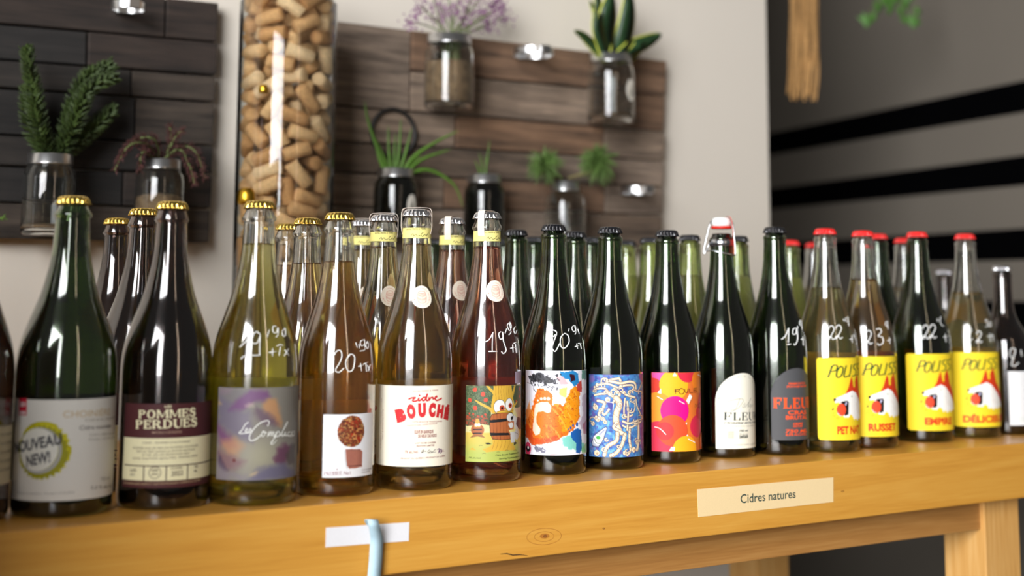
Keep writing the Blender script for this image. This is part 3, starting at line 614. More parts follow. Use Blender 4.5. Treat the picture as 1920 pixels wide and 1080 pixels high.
S3([(690, 492), (640, 480), (580, 490), (545, 520), (530, 545), (545, 552), (575, 520)], .8)
sh.build(); back_label(b3, 150, v0-.004, v1+.006, (238, 236, 206))
price(b3, [[(449, 651), (461, 640), (470, 620)], [(467, 627), (463, 645), (462, 670)], [(452, 674), (458, 668), (487, 666)], [(488, 627), (480, 622), (473, 634), (474, 643), (482, 643), (488, 630)], [(488, 628), (487, 648), (487, 667)]], .0013)
price(b3, [[(505, 618), (501, 632)], [(518, 612), (512, 612), (512, 622), (518, 624), (521, 614), (521, 628), (517, 632)], [(533, 617), (529, 622), (531, 630), (535, 629), (535, 618), (533, 615)], [(504, 661), (519, 659)], [(511, 653), (511, 668)], [(519, 649), (525, 646), (531, 648)], [(526, 650), (523, 667)], [(534, 656), (542, 667)], [(541, 654), (533, 667)]], .0011)

# ================= 4. amber cider, apple disc label
b4 = make_bottle(627, 922, 635.5, 398, 73.5, 'clear', 'gold', L_AMB, 494, 'clear bottle of amber cider, white label with an apple slice above a cork', group=GF, neck=.0152)
s0, s1, v0, v1 = span(b4, k7(942, 320), k7(928, 812)); s1 = max(s1, s0+.062)
p = Paint(b4, [(s0, v1), (s1, v1), (s1, v0), (s0, v0)], (150, 190)); p.fill((226, 226, 228))
q = sv(b4, *k7(1163, 452))*1000; X, Y = p.warp(.8, .4, 3); rr = np.hypot((X-q[0])/15.3, (Y-q[1])/15.6); disc = np.clip((1-rr)*18+.5, 0, 1)
n1 = vnoise(p.X, p.Y, .5, 9, 4); n2 = vnoise(p.X, p.Y, 1.1, 12, 3); n3 = vnoise(p.X, p.Y, .16, 21, 2)
p.put(disc, (126, 60, 34)); p.put(disc*np.clip((n3-.45)*5, 0, 1), (164, 48, 26), .9); p.put(disc*np.clip((n1-.54)*14, 0, 1), (198, 148, 84), .85); p.put(disc*np.clip((n2-.56)*12, 0, 1), (56, 34, 26), .85)
p.poly(ks(k7, [(1112, 592), (1140, 590), (1225, 590), (1243, 612), (1240, 725), (1180, 740), (1140, 742), (1122, 720)]), (176, 112, 92), .5, 1, .5, .4)
msk = np.clip(p.sdf(ks(k7, [(1112, 592), (1140, 590), (1225, 590), (1243, 612), (1240, 725), (1180, 740), (1140, 742), (1122, 720)]))*2, 0, 1)
p.put(msk*np.clip(np.sin(p.X*3.6)*2-.6+vnoise(p.X, p.Y, .6, 2)*1.2, 0, 1), (112, 64, 60), .7); p.line(ks(k7, [(1108, 600), (1112, 680), (1125, 742)]), .5, (120, 120, 120), .5, .7)
p.line(ks(k7, [(1140, 722), (1235, 715)]), .9, (88, 50, 46), .4, .8); p.line(ks(k7, [(1120, 600), (1230, 600)]), .5, (110, 70, 60), .4, .8)
lab = p.build(); sh = sheet(b4, lab); MAR = (122, 44, 62)
RO4 = serif_fn(.15, .05, .04, .05)
text(sh, k7(945, 795), k7(1084, 790), 'PRESSEE', 6.6, MAR, fn=RO4); text(sh, k7(1050, 768), k7(1060, 762), "'", 5, MAR, .0)
text(sh, k7(1098, 790), k7(1150, 788), 'No1', 6.4, MAR, .0)
text(sh, k7(1238, 757), k7(1314, 742), 'Cidre houblonné', 2.6, (110, 90, 90)); text(sh, k7(1238, 776), k7(1300, 763), 'Produit du Québec', 2.4, (110, 90, 90))
a = sv(b4, *k7(1322, 580)); put_text(sh, a, a+np.array([0, .04]), 'Cidre artisanal 750 ml', .0012, (150, 120, 120))
sh.build(); back_label(b4, 120, v0+.01, v1+.010, (236, 226, 190), 165)
price(b4, [[(627, 666), (632, 658), (639, 658), (641, 668), (637, 680), (629, 694), (636, 698), (645, 690)], [(655, 664), (648, 680), (653, 696), (662, 692), (665, 670), (658, 664), (653, 670)]], .0013)
price(b4, [[(667, 642), (670, 652)], [(673, 645), (674, 653)], [(682, 637), (676, 640), (677, 648), (683, 646), (683, 636), (684, 655), (675, 658)], [(689, 640), (686, 648), (689, 654), (691, 646), (688, 640)], [(672, 687), (681, 685)], [(676, 681), (678, 696)], [(681, 683), (690, 679)], [(686, 681), (687, 697)], [(689, 685), (694, 697)], [(694, 684), (690, 696)]], .0010)

# ================= 5. gold cider, cream label with red display lettering
def seal_strip(b, az, mt):
    """thin paper strip running over the cap, ending under the yellow neck band"""
    H = b['H']; rn = float(b['rf'](H*.93)); w = .0040; path = [(rn*1.04, H-.028), (rn*1.13, H-.020), (rn*1.13, H-.012), (rn*1.12, H-.004), (rn*.98, H+.0004), (rn*.6, H+.0014), (0, H+.0018)]
    P = catmull([np.array(q) for q in path], 4); P = P+[np.array([-q[0], q[1]]) for q in P[::-1][1:]]
    V, Fc = [], []; ca, sa = math.cos(az), math.sin(az)
    for r, z in P:
        for s in (-w, w): V.append((r*ca-s*sa, r*sa+s*ca, z))
    for r, z in P:
        k = .0003
        for s in (-w, w): V.append(((r*(1-k/rn))*ca-s*sa, (r*(1-k/rn))*sa+s*ca, z-k*.7))
    n = len(P); o = 2*n
    for i in range(n-1): Fc += [(2*i, 2*i+1, 2*i+3, 2*i+2), (o+2*i, o+2*i+2, o+2*i+3, o+2*i+1), (2*i, 2*i+2, o+2*i+2, o+2*i), (2*i+1, o+2*i+1, o+2*i+3, 2*i+3)]
    return from_data('paper_seal', V, Fc, mt, b['root'])
def neck_band(b, ytop, ybot, tx0, tx1):
    z1 = hit(b, b_px(b, ytop), ytop)[1]; z0 = hit(b, b_px(b, ybot), ybot)[1]
    prof = [(float(b['rf'](z))+.0005, z) for z in np.linspace(z0, z1, 6)]; me = lathe_me('neck_band', prof, 48); me.materials.append(paper((238, 226, 138), 'neck_paper')); nb = link('neck_band', me, b['root'])
    sh = Sheet(b, nb, .0008, b['rf'], float(b['rf']((z0+z1)/2))); zc = (z0+z1)/2; r0 = float(b['rf'](zc))
    th0 = hit(b, tx0, ybot-8)[0]; a = (th0-camaz(b))*r0
    put_text(sh, (a, zc+.0030), (a+.022, zc+.0038), 'ENTRE PIERRE & TERRE', .0016, (86, 82, 40), .01)
    sh.stroke([(a+.006, zc-.003), (a+.008, zc-.001), (a+.009, zc-.0035), (a+.011, zc-.0015), (a+.0125, zc-.0035), (a+.0155, zc-.0028)], .0005, (60, 58, 40)); sh.stroke([(a+.019, zc+.0005), (a+.0165, zc-.0015), (a+.018, zc-.004), (a+.021, zc-.0015), (a+.0225, zc-.003), (a+.026, zc+.0005)], .0005, (60, 58, 40))
    sh.build()
def b_px(b, y):
    # photo x of the axis at that height
    q = RW.T@(b['P']+np.array([0, 0, b['H']*.8])-CAM); return CX+q[0]/-q[2]*F
def sticker(b, px, py, r=.0112):
    th, z = hit(b, px, py); r0 = float(b['rf'](z)); s_ = (th-camaz(b))*r0
    sh0 = Sheet(b, b['root'], .0004, b['rf'], r0)
    before = set(bpy.data.objects); sh0.disc((s_, z), r, (244, 232, 214), 'sticker', 0, 48, r*1.08); sh0.build(); o = [x for x in bpy.data.objects if x not in before][0]
    sh = Sheet(b, o, .0007, b['rf'], r0); C = (206, 112, 88)
    sh.ring((s_, z+r*.42), r*.36, .0003, C, 'barrel_drawing', 0, 30, r*.14); sh.ring((s_, z+r*.42), r*.30, .00015, C, 'barrel_drawing', 0, 30, r*.09)
    for sx in (-1, 1): sh.stroke([(s_+sx*r*.36, z+r*.42), (s_+sx*r*.44, z), (s_+sx*r*.34, z-r*.5)], .0003, C, 'barrel_drawing')
    for k, dz in enumerate((.22, .12, -.12, -.22, -.52)): sh.stroke([(s_-r*(.42 if k < 4 else .34), z+r*dz+.0006), (s_, z+r*(dz-.12)), (s_+r*(.42 if k < 4 else .34), z+r*dz+.0006)], .00025, C, 'barrel_drawing')
    for dx in (-.28, -.14, 0, .14, .28): sh.stroke([(s_+r*dx*.9, z+r*.28), (s_+r*dx*1.1, z-r*.1), (s_+r*dx*.9, z-r*.6)], .00014, C, 'barrel_drawing')
    for k, ch in enumerate('CIDRE DE MACERATION EN BARRIQUE '):
        a = PI*1.05+k*PI*1.55/30; c = np.array([s_+r*.80*math.cos(a), z+r*.86*math.sin(a)]); t = np.array([-math.sin(a), math.cos(a)])*.0004
        if ch != ' ': put_text(sh, c-t, c+t, ch, .0011, (214, 130, 110))
    sh.build(); return o
b5 = make_bottle(775.5, 911, 777, 392, 71.5, 'clear', 'silver', L_GOLD, 461, 'gold cider bottle with yellow neck band and cream label in bold red lettering', group=GF, neck=.0152)
s0, s1, v0, v1 = span(b5, k3(80, 133), k3(62, 795))
lab = label_patch(b5, rrect(s0, s1, v0, v1, .001), (242, 234, 214)); sh = sheet(b5, lab); RED = (204, 44, 48); PK = (158, 62, 58)
text(sh, k3(380, 202), k3(590, 192), 'ENTRE PIERRE & TERRE', 2.6, PK)
ST = lambda L, w=.0017, c=RED, sm=5: sh.stroke(outline_sv(b5, ks(k3, L)), w, c, 'lettering', 1, sm)
ST([(346, 262), (368, 253), (400, 250), (384, 262), (378, 278), (400, 280), (420, 270)]); ST([(428, 255), (424, 272), (434, 276), (452, 262)]); ST([(432, 230), (436, 232)]); ST([(490, 250), (470, 248), (455, 262), (466, 276), (484, 262), (500, 218), (490, 262), (500, 276), (514, 262)])
ST([(514, 250), (516, 272), (526, 254), (545, 248), (548, 260)]); ST([(548, 262), (568, 250), (580, 242), (572, 240), (564, 258), (580, 274), (618, 256)])
for ch, L in (('B', ((245, 452), (328, 432), 92)), ('O', ((334, 420), (408, 408), 100)), ('U', ((424, 404), (490, 400), 98)), ('C', ((508, 400), (566, 401), 98)), ('H', ((574, 403), (628, 412), 92)), ('É', ((636, 418), (674, 430), 88))):
    text(sh, k3(*L[0]), k3(*L[1]), ch, L[2]/4.5*.94, RED, .10, layer=1)
text(sh, k3(372, 460), k3(625, 454), 'CIDRE BOUCHÉ TRADITIONNEL', 2.7, PK); text(sh, k3(325, 493), k3(583, 471), 'TRADITIONAL CIDRE BOUCHÉ', 2.7, PK)
text(sh, k3(393, 554), k3(550, 547), 'ÉLEVÉ EN BARRIQUE', 5.6, (136, 50, 48), .03); text(sh, k3(423, 588), k3(577, 580), 'DE VIEUX CALVADOS', 5.6, (136, 50, 48), .03)
text(sh, k3(397, 641), k3(570, 633), 'LOT DE 80 CAISSES', 2.8, (130, 56, 50), .02); text(sh, k3(410, 665), k3(558, 657), 'ÉDITION LIMITÉE', 2.8, (130, 56, 50), .02)
text(sh, k3(310, 721), k3(425, 718), '7% alc./vol.', 5.4, (146, 80, 72), .015)
ST([(452, 700), (470, 690), (462, 712), (448, 712), (480, 700), (490, 706)], .0005, (40, 36, 46)); ST([(520, 690), (505, 700), (510, 715), (530, 698), (535, 715), (550, 700), (570, 686)], .0005, (40, 36, 46)); ST([(502, 718), (570, 708)], .0004, (40, 36, 46))
ST([(585, 688), (602, 682), (590, 718)], .0008, (96, 30, 96)); ST([(612, 684), (600, 700), (606, 718), (620, 706), (616, 684), (598, 700), (622, 700)], .0008, (96, 30, 96)); text(sh, k3(622, 706), k3(642, 704), 'cL', 4, (160, 100, 90))
text(sh, k3(277, 769), k3(650, 745), 'PRODUIT DU QUÉBEC / PRODUCT OF QUÉBEC', 2.7, (136, 56, 50), .015)
for x, y0, y1, t in ((92, 758, 165, 'FERMENTATION SPONTANÉE EN BARRIQUES DE CHÊNE. À CONSERVER AU FRAIS'), (112, 690, 250, 'CE PRODUIT EST VIVANT, DÉPÔT NATUREL'), (128, 600, 345, 'FAIT À BOIRE DE SUITE')):
    a = sv(b5, *k3(x, y0)); e = sv(b5, *k3(x, y1)); e[0] = a[0]; put_text(sh, a, e, t, .0013, (140, 70, 66))
sh.build(); back_label(b5, 70, v0, v1+.002, (232, 216, 180), 190)
neck_band(b5, 427, 446, 763, 798); pinkp = paper((238, 222, 206), 'seal_paper'); seal_strip(b5, camaz(b5)+PI/2-.15, pinkp); sticker(b5, 791, 556.5)

# ================= 6. red cider, cartoon tree label
b6 = make_bottle(910, 897, 908, 397, 66, 'clear', 'silver', L_RED, 466, 'bottle of deep red cider with yellow neck band and an illustrated apple tree label', group=GF, neck=.0152)
s0, s1, v0, v1 = span(b6, kr(80, 185), kr(72, 995)); s1 += .012
p = Paint(b6, [(s0, v1), (s1, v1), (s1, v0), (s0, v0)], (190, 200)); p.fill((232, 222, 160)); Q = lambda L, c, soft=.25, a=1, w=0: p.poly(ks(kr, L), c, soft, a, w, .3, len(L))
yy = p.Y; g0 = sv(b6, *kr(300, 690))[1]*1000; g1 = sv(b6, *kr(300, 990))[1]*1000; p.put((g0-yy)/1.5+.5, (226, 196, 92)); p.put(np.clip((g0-4-yy)/(g0-g1), 0, 1)*1.6, (184, 196, 96))
nz = vnoise(p.X, p.Y, 1.0, 5, 3); nf = vnoise(p.X, p.Y, .5, 15, 3)
cr = [(72, 185), (370, 185), (372, 330), (350, 460), (330, 610), (240, 600), (90, 620), (70, 600)]
Q(cr, (74, 92, 62), .5, 1, .8); mk = np.clip(p.sdf(ks(kr, cr)), 0, 1); p.put(mk*np.clip((nz-.5)*10, 0, 1), (120, 134, 96), .8)
low = np.clip((sv(b6, *kr(300, 500))[1]*1000-p.Y)/2, 0, 1)*mk; p.put(low*np.clip((nf-.42)*8, 0, 1), (182, 84, 58), .9); p.put(low*np.clip((nz-.58)*14, 0, 1), (70, 50, 40), .8)
Q([(560, 185), (672, 185), (672, 460), (600, 420), (570, 300)], (74, 92, 62), .5, 1, .6); Q([(590, 430), (672, 400), (672, 560), (640, 560)], (226, 190, 160), .5)
for x, y, r in ((175, 232, 2.6), (260, 280, 2.7), (120, 343, 2.5), (290, 342, 2.4), (175, 425, 2.5), (116, 486, 1.1), (156, 492, 1.2), (95, 515, 1.1), (248, 516, 1.2), (285, 496, 1.2), (205, 515, .9), (647, 220, 2.0), (650, 300, 1.8), (612, 350, 1.2)): p.disc(kr(x, y), r, (214, 78, 52), .3, warp=.6, seed=int(x))
YT = (226, 180, 66); Q([(375, 180), (560, 180), (575, 300), (590, 400), (560, 480), (400, 500), (355, 480), (345, 400), (365, 290)], YT, .3)
Q([(290, 190), (318, 190), (370, 240), (375, 290), (330, 240)], YT); Q([(170, 345), (185, 340), (300, 400), (350, 425), (350, 480), (320, 440), (230, 395)], YT); Q([(590, 185), (606, 185), (590, 270), (570, 330), (560, 290)], YT); Q([(620, 350), (628, 358), (590, 420), (575, 410)], YT)
for x in (395, 425, 455, 480, 510, 535): p.line(ks(kr, [(x, 190), (x-6+x % 7, 260), (x+4, 330), (x-8, 370)]), .35, (150, 100, 40), .3, .8)
p.disc(kr(438, 415), 7.2, (30, 26, 22), .3, ry=8.2); p.disc(kr(438, 415), 6.8, (250, 248, 240), .3, ry=7.8); p.disc(kr(538, 390), 5.6, (30, 26, 22), .3, ry=7.2); p.disc(kr(538, 390), 5.2, (250, 248, 240), .3, ry=6.8)
for c_, r in (((463, 428), 3.3), ((550, 400), 2.8)): p.disc(kr(*c_), r, (196, 80, 52), .3); p.disc(kr(*c_), r*.4, (20, 16, 16), .2)
Q([(400, 470), (470, 450), (560, 455), (585, 430), (580, 480), (420, 500)], YT); p.line(ks(kr, [(405, 470), (460, 452), (540, 465), (580, 445)]), .5, (120, 80, 30), .3)
BR = (186, 104, 56); Q([(350, 492), (440, 478), (570, 470), (578, 560), (575, 700), (560, 760), (450, 768), (360, 760), (335, 700), (328, 600), (332, 540)], (40, 26, 18), .3); Q([(354, 497), (440, 483), (567, 475), (574, 560), (571, 700), (556, 755), (450, 763), (363, 755), (340, 700), (333, 600), (337, 540)], BR, .3)
for x in (372, 408, 444, 480, 514, 545): p.line(ks(kr, [(x, 490), (x-3, 600), (x+2, 760)]), .35, (110, 54, 28), .3)
Q([(330, 555), (510, 535), (512, 568), (332, 584)], (34, 32, 34)); Q([(332, 690), (530, 690), (545, 715), (338, 722)], (34, 32, 34))
Q([(360, 765), (560, 762), (580, 820), (610, 870), (540, 878), (480, 885), (400, 880), (300, 900), (250, 868), (330, 840), (365, 810)], YT, .4, 1, .5)
for x in (380, 420, 460, 500, 540): p.line(ks(kr, [(x, 775), (x-5, 820), (x-25, 868)]), .35, (150, 100, 40), .3)
for pts in ([(280, 800), (320, 795), (350, 812), (300, 815)], [(585, 775), (620, 800), (590, 825)], ): Q(pts, (30, 28, 28), .4)
# pale figure at the right of the barrel
p.disc(kr(550, 525), 5.6, (28, 26, 26), .3, ry=5.0); p.disc(kr(550, 525), 5.2, (232, 230, 226), .3, ry=4.6); p.disc(kr(570, 535), 2.2, (24, 22, 24)); Q([(590, 500), (625, 540), (640, 640), (600, 650), (570, 560)], (226, 224, 222)); p.disc(kr(548, 600), 2.6, (236, 232, 228)); Q([(540, 570), (590, 565), (585, 660), (545, 655)], (196, 112, 66)); p.disc(kr(560, 610), 3.2, (236, 234, 230))
Q([(625, 520), (668, 540), (672, 650), (640, 655), (610, 600)], (84, 54, 70)); Q([(530, 660), (600, 650), (650, 680), (650, 720), (600, 740), (560, 720)], (236, 222, 150)); Q([(548, 685), (608, 675), (600, 790), (558, 795)], (222, 222, 220)); p.disc(kr(620, 705), 5.0, (218, 216, 214), ry=6); p.line(ks(kr, [(595, 690), (630, 700), (640, 735)]), .4, (90, 90, 90))
p.disc(kr(200, 660), 7.6, (184, 104, 60), .3, ry=6.8); Q([(150, 650), (248, 650), (248, 662), (150, 664)], (34, 32, 34)); Q([(152, 690), (246, 688), (246, 700), (152, 702)], (34, 32, 34)); Q([(185, 540), (215, 540), (235, 630), (165, 632)], (214, 170, 80)); p.disc(kr(186, 608), 1.7, (248, 246, 240)); p.disc(kr(216, 606), 1.7, (248, 246, 240)); Q([(150, 715), (250, 712), (285, 745), (200, 730), (120, 745)], (160, 110, 60), .4); Q([(110, 870), (150, 848), (185, 875)], (222, 176, 66))
for x, y in ((270, 915), (235, 830), (510, 880), (600, 880), (420, 900), (130, 670)): p.line(ks(kr, [(x-15, y), (x, y-6), (x+18, y-2)]), .35, (90, 96, 50), .3)
p.col *= .90; lab = p.build(); sh = sheet(b6, lab)
text(sh, kr(105, 962), kr(238, 968), '7% alc./vol.', 2.6, (50, 60, 30), .01, .3); text(sh, kr(392, 938), kr(640, 905), 'Cidre Bouché Traditionnel rosé', 2.7, (50, 60, 30), .01, .3); text(sh, kr(428, 975), kr(645, 945), 'Sparkling Traditional cider rosé', 2.7, (50, 60, 30), .01, .3); sh.build()
a = sv(b6, *kr(600, 170)); t_ = sv(b6, *kr(600, 40)); label_patch(b6, rrect(a[0], a[0]+.03, a[1]+.0005, t_[1], .0005), (178, 158, 176), 'vintage_sticker')
back_label(b6, 90, v0+.012, v1+.006, (200, 180, 160), 200); neck_band(b6, 433, 452, 903, 925); seal_strip(b6, camaz(b6)-.42, pinkp); sticker(b6, 929, 545.5)
price(b6, [[(909, 641), (917, 637), (925, 623)], [(924, 624), (923, 644), (923, 659)], [(916, 659), (932, 659)], [(939, 622), (935, 626), (938, 636), (943, 632), (942, 622), (944, 640), (949, 656), (944, 663), (940, 659)]], .0014)
price(b6, [[(950, 616), (947, 625)], [(955, 605), (951, 610), (955, 620), (959, 612), (955, 604), (958, 622), (954, 628)], [(966, 612), (963, 619), (966, 626), (969, 619)], [(957, 653), (967, 651)], [(961, 646), (962, 661)], [(963, 644), (969, 641)], [(966, 645), (968, 662)]], .0012)

# ================= 7. footprint painting label
b7 = make_bottle(1037.5, 884, 1033, 420, 62, 'dark', 'black', L_GRN, .85, 'black-green bottle with a splashed orange and blue footprint painting label', group=GF, ring='low')
s0, s1, v0, v1 = span(b7, k4(130, 65), k4(122, 835))
p = Paint(b7, [(s0, v1), (s1, v1), (s1, v0), (s0, v0)], (190, 190)); p.fill((240, 240, 250)); Q = lambda L, c, soft=.6, a=1, w=1.6, sc=.25, sd=1: p.poly(ks(k4, L), c, soft, a, w, sc, sd)
Q([(130, 440), (180, 420), (240, 240), (330, 250), (380, 300), (470, 400), (520, 280), (580, 200), (620, 260), (620, 500), (560, 620), (440, 700), (300, 740), (200, 755), (130, 640)], (232, 112, 24), .8, 1, 2.2)
Q([(125, 560), (180, 600), (200, 690), (330, 700), (430, 660), (440, 710), (300, 745), (180, 760), (125, 660)], (216, 74, 26), 1.2, .9, 2, .3, 3)
Q([(500, 330), (560, 220), (615, 260), (615, 500), (560, 600), (470, 640), (420, 520), (480, 430)], (240, 150, 20), 1.4, .9, 2.5, .3, 4)
n1 = vnoise(p.X*.5+p.Y*.3, p.Y*.15, .6, 8, 4); om = np.clip(p.sdf(ks(k4, [(130, 440), (240, 240), (470, 400), (580, 200), (620, 500), (440, 700), (200, 755)])), 0, 1); p.put(om*np.clip((n1-.56)*8, 0, 1), (246, 190, 90), .5); p.put(om*np.clip((vnoise(p.X, p.Y, .7, 18, 3)-.64)*12, 0, 1), (160, 60, 20), .7)
Q([(125, 470), (160, 350), (168, 450), (140, 540)], (242, 150, 80), .8, .8)
Q([(420, 250), (520, 210), (480, 330), (500, 360), (430, 390), (370, 370), (380, 300)], (240, 236, 236), 1, .95, 2); Q([(430, 240), (500, 230), (500, 330), (440, 290)], (190, 210, 70), 1.5, .7, 2)
Q([(430, 80), (560, 75), (610, 100), (615, 180), (570, 215), (520, 160), (450, 120)], (40, 130, 190), .8, 1, 1.8, .3, 6); Q([(530, 105), (575, 110), (580, 160), (540, 180)], (52, 20, 34), .8, 1, 1.2)
Q([(600, 200), (640, 160), (640, 270), (600, 260)], (190, 50, 40), .8, .9); Q([(640, 70), (684, 70), (680, 160), (645, 150)], (70, 140, 120), .9, .8); Q([(400, 130), (470, 130), (520, 190), (450, 200)], (200, 120, 120), 1.5, .5)
Q([(160, 120), (240, 95), (330, 130), (400, 150), (400, 190), (300, 180), (180, 170)], (30, 30, 34), .8, .85, 3.5, .4, 9); p.put(np.clip((vnoise(p.X, p.Y, .45, 31, 3)-.55)*10, 0, 1)*np.clip(p.sdf(ks(k4, [(140, 100), (460, 100), (420, 260), (200, 260)])), 0, 1), (24, 24, 28), .85)
p.line(ks(k4, [(140, 182), (200, 190), (230, 100), (280, 100), (320, 140)]), .5, (20, 20, 24), .3); p.line(ks(k4, [(205, 200), (200, 240), (222, 270)]), .7, (20, 20, 24), .3); p.line(ks(k4, [(250, 150), (380, 240)]), .6, (20, 20, 24), .4)
Q([(640, 300), (684, 260), (684, 640), (640, 600), (610, 560), (650, 480)], (176, 150, 176), 1.5, .6, 2.5); Q([(650, 560), (684, 520), (684, 660), (655, 650)], (170, 70, 90), 1, .6)
Q([(460, 690), (550, 660), (640, 700), (680, 820), (540, 800), (480, 770)], (90, 190, 170), 1.6, .75, 2.5, .25, 11); Q([(640, 780), (684, 720), (684, 830), (640, 832)], (120, 190, 90), 1.5, .6)
# light footprint
Q([(205, 440), (215, 385), (270, 358), (330, 362), (362, 400), (355, 455), (320, 465), (285, 445), (240, 455), (222, 500), (230, 560), (262, 610), (255, 655), (215, 670), (190, 620), (195, 560), (205, 500)], (244, 214, 190), .5, 1, .6, .4, 12)
for x, y, r in ((238, 347, 1.1), (270, 332, 1.6), (302, 330, 1.7), (335, 332, 1.9), (376, 385, 1.1)): p.disc(k4(x, y), r, (246, 236, 226), .4)
# blue footprint
Q([(540, 640), (600, 600), (632, 620), (640, 700), (640, 800), (620, 835), (590, 830), (590, 740), (545, 690)], (30, 94, 170), .6, 1, 1, .4, 13)
for x, y, r in ((540, 600, 1.2), (528, 635, .8), (562, 578, 1.3), (598, 568, 1.8), (520, 612, .7)): p.disc(k4(x, y), r, (30, 88, 164), .4, ry=r*1.4)
Q([(200, 770), (260, 780), (320, 810), (280, 830), (220, 810)], (60, 60, 80), 1, .7, 3, .5, 14); p.disc(k4(148, 790), 5.0, (214, 60, 100), .4, ry=7.5); p.disc(k4(148, 790), 3.8, (30, 20, 30), .5, ry=3.2, warp=1.5); p.disc(k4(150, 780), 1.6, (240, 230, 230), .4)
p.line(ks(k4, [(350, 848), (415, 846)]), .6, (200, 40, 40), .3)
lab = p.build(); back_label(b7, 80, v0, v1, (190, 196, 170), 190)
price(b7, [[(1035, 629), (1032, 622), (1038, 619), (1044, 624), (1040, 636), (1035, 650)], [(1034, 651), (1041, 659), (1050, 643)], [(1057, 626), (1051, 634), (1052, 650), (1060, 652), (1067, 641), (1065, 629), (1058, 625)], [(1035, 629), (1039, 631), (1041, 627)]], .0015)
price(b7, [[(1067, 616), (1066, 621)], [(1076, 610), (1072, 615), (1076, 622), (1080, 616), (1077, 610), (1080, 622), (1078, 627)], [(1083, 617), (1086, 626)], [(1078, 650), (1085, 648)], [(1081, 644), (1083, 654)], [(1084, 644), (1090, 644)], [(1088, 645), (1090, 654)]], .0012)

# ================= 8. blue intertwined rope figure label
b8 = make_bottle(1145.5, 874, 1140, 425, 61, 'dark', 'black', L_GRN, .85, 'black-green bottle with a blue label drawn full of cream rope-like limbs', group=GF, ring='low')
s0, s1, v0, v1 = span(b8, k4(710, 105), k4(712, 860))
p = Paint(b8, [(s0, v1), (s1, v1), (s1, v0), (s0, v0)], (210, 210)); p.fill((72, 130, 190)); n = vnoise(p.X, p.Y, .22, 3, 4); p.put(np.clip((n-.5)*6, 0, 1), (52, 78, 156), .9); p.put(np.clip((vnoise(p.X, p.Y, .3, 13, 3)-.55)*8, 0, 1), (120, 182, 214), .8)
p.put(np.clip((vnoise(p.X, p.Y, .18, 23, 2)-.6)*8, 0, 1), (110, 84, 160), .7)
CRE = (240, 222, 190)
def rope(L, w, tw=True, c=CRE):
    w *= 1.3; P = ks(k4, L); p.line(P, w+.7, (38, 44, 96), .25); p.line(P, w, (206, 178, 140), .25); p.line([(x-.35, y-.2) for x, y in P], w*.62, c, .3)
    if tw and w > 1.2:
        C_ = catmull(P, 5); dd = 0
        for a_, e_ in zip(C_[:-1], C_[1:]):
            dd += np.linalg.norm(e_-a_)
            if dd > w*1.5: dd = 0; t = (e_-a_)/np.linalg.norm(e_-a_); q = np.array([-t[1], t[0]])*w*.75; p.line([a_+q-t*w*.5, a_-q+t*w*.5], .35, (70, 66, 100), .2, .9, sm=1)
rope([(820, 190), (830, 150), (870, 145), (860, 190), (835, 190)], 1.2, False); rope([(1000, 170), (985, 145), (960, 150), (900, 160), (860, 190), (780, 210), (760, 240)], 2.2, False); rope([(900, 170), (1000, 190), (1080, 175), (1130, 190), (1140, 240)], 2.4, False); rope([(830, 190), (900, 200), (980, 230), (1040, 210), (1110, 210), (1120, 250)], 1.8, False)
rope([(750, 260), (780, 240), (860, 240), (880, 280), (800, 290), (760, 300)], 1.8, False); rope([(870, 260), (900, 290), (950, 320), (960, 360)], 3.2, False); rope([(940, 240), (990, 290), (960, 330)], 2.4, False); rope([(960, 330), (990, 380), (960, 470), (960, 560), (990, 640)], 5.8); rope([(940, 350), (900, 420), (850, 480), (830, 430), (870, 350)], 2.0)
rope([(790, 350), (850, 370), (830, 430), (800, 480), (860, 540)], 2.6); rope([(960, 560), (940, 600), (1040, 660), (1000, 650)], 3.0); rope([(970, 650), (960, 720), (880, 770), (850, 850)], 3.6); rope([(1040, 660), (1010, 760), (960, 830), (910, 855)], 3.4); rope([(1085, 590), (1080, 700), (1090, 800), (1060, 850)], 2.6); rope([(1165, 540), (1165, 640), (1160, 760), (1150, 800)], 3.6, False)
rope([(1020, 580), (1080, 600), (1160, 560), (1190, 530), (1180, 470), (1150, 400), (1140, 340)], 1.8, False); rope([(1040, 330), (1030, 470), (1060, 500), (1110, 480)], 1.6, False); rope([(1060, 360), (1070, 460), (1060, 620)], 2.0, False); rope([(1085, 350), (1130, 380), (1120, 450), (1080, 460)], 1.4, False); rope([(1020, 540), (1080, 560), (1160, 530)], 2.0, False)
rope([(1010, 270), (1060, 300), (1130, 320)], 2.2, False); rope([(1120, 250), (1160, 260), (1195, 180)], 1.4, False, (230, 190, 170)); rope([(1190, 260), (1195, 360), (1180, 420)], 1.8, False, (224, 180, 170))
for x, y, r in ((785, 205, 2.2), (760, 225, 1.4), (768, 410, 3.4), (760, 385, 1.6), (790, 520, 3.0), (745, 560, 2.6), (775, 500, 1.7), (990, 385, 2.8), (1000, 225, 2.4), (1030, 275, 2.0), (1080, 270, 2.4), (880, 340, 3.0), (1110, 250, 1.7), (960, 555, 2.2), (780, 830, 3.4), (1040, 830, 2.8), (1120, 800, 3.2), (930, 850, 2.2), (970, 270, 2.2)):
    p.disc(k4(x, y), r+.4, (40, 44, 96), .25); p.disc(k4(x, y), r, CRE, .3); p.disc(k4(x+6, y+5), r*.45, (196, 164, 130), .4)
rr_ = random.Random(4)
for i in range(26):
    x, y = rr_.uniform(735, 1180), rr_.uniform(140, 840); a0 = rr_.uniform(0, 6.28); r_ = rr_.uniform(14, 26)
    if 930 < x < 1010 and 330 < y < 640: continue
    rope([(x+r_*math.cos(a0+t), y+r_*.9*math.sin(a0+t)) for t in (0, .9, 1.8, 2.7, 3.6, 4.5)], rr_.choice((.9, 1.1, 1.3)), False)
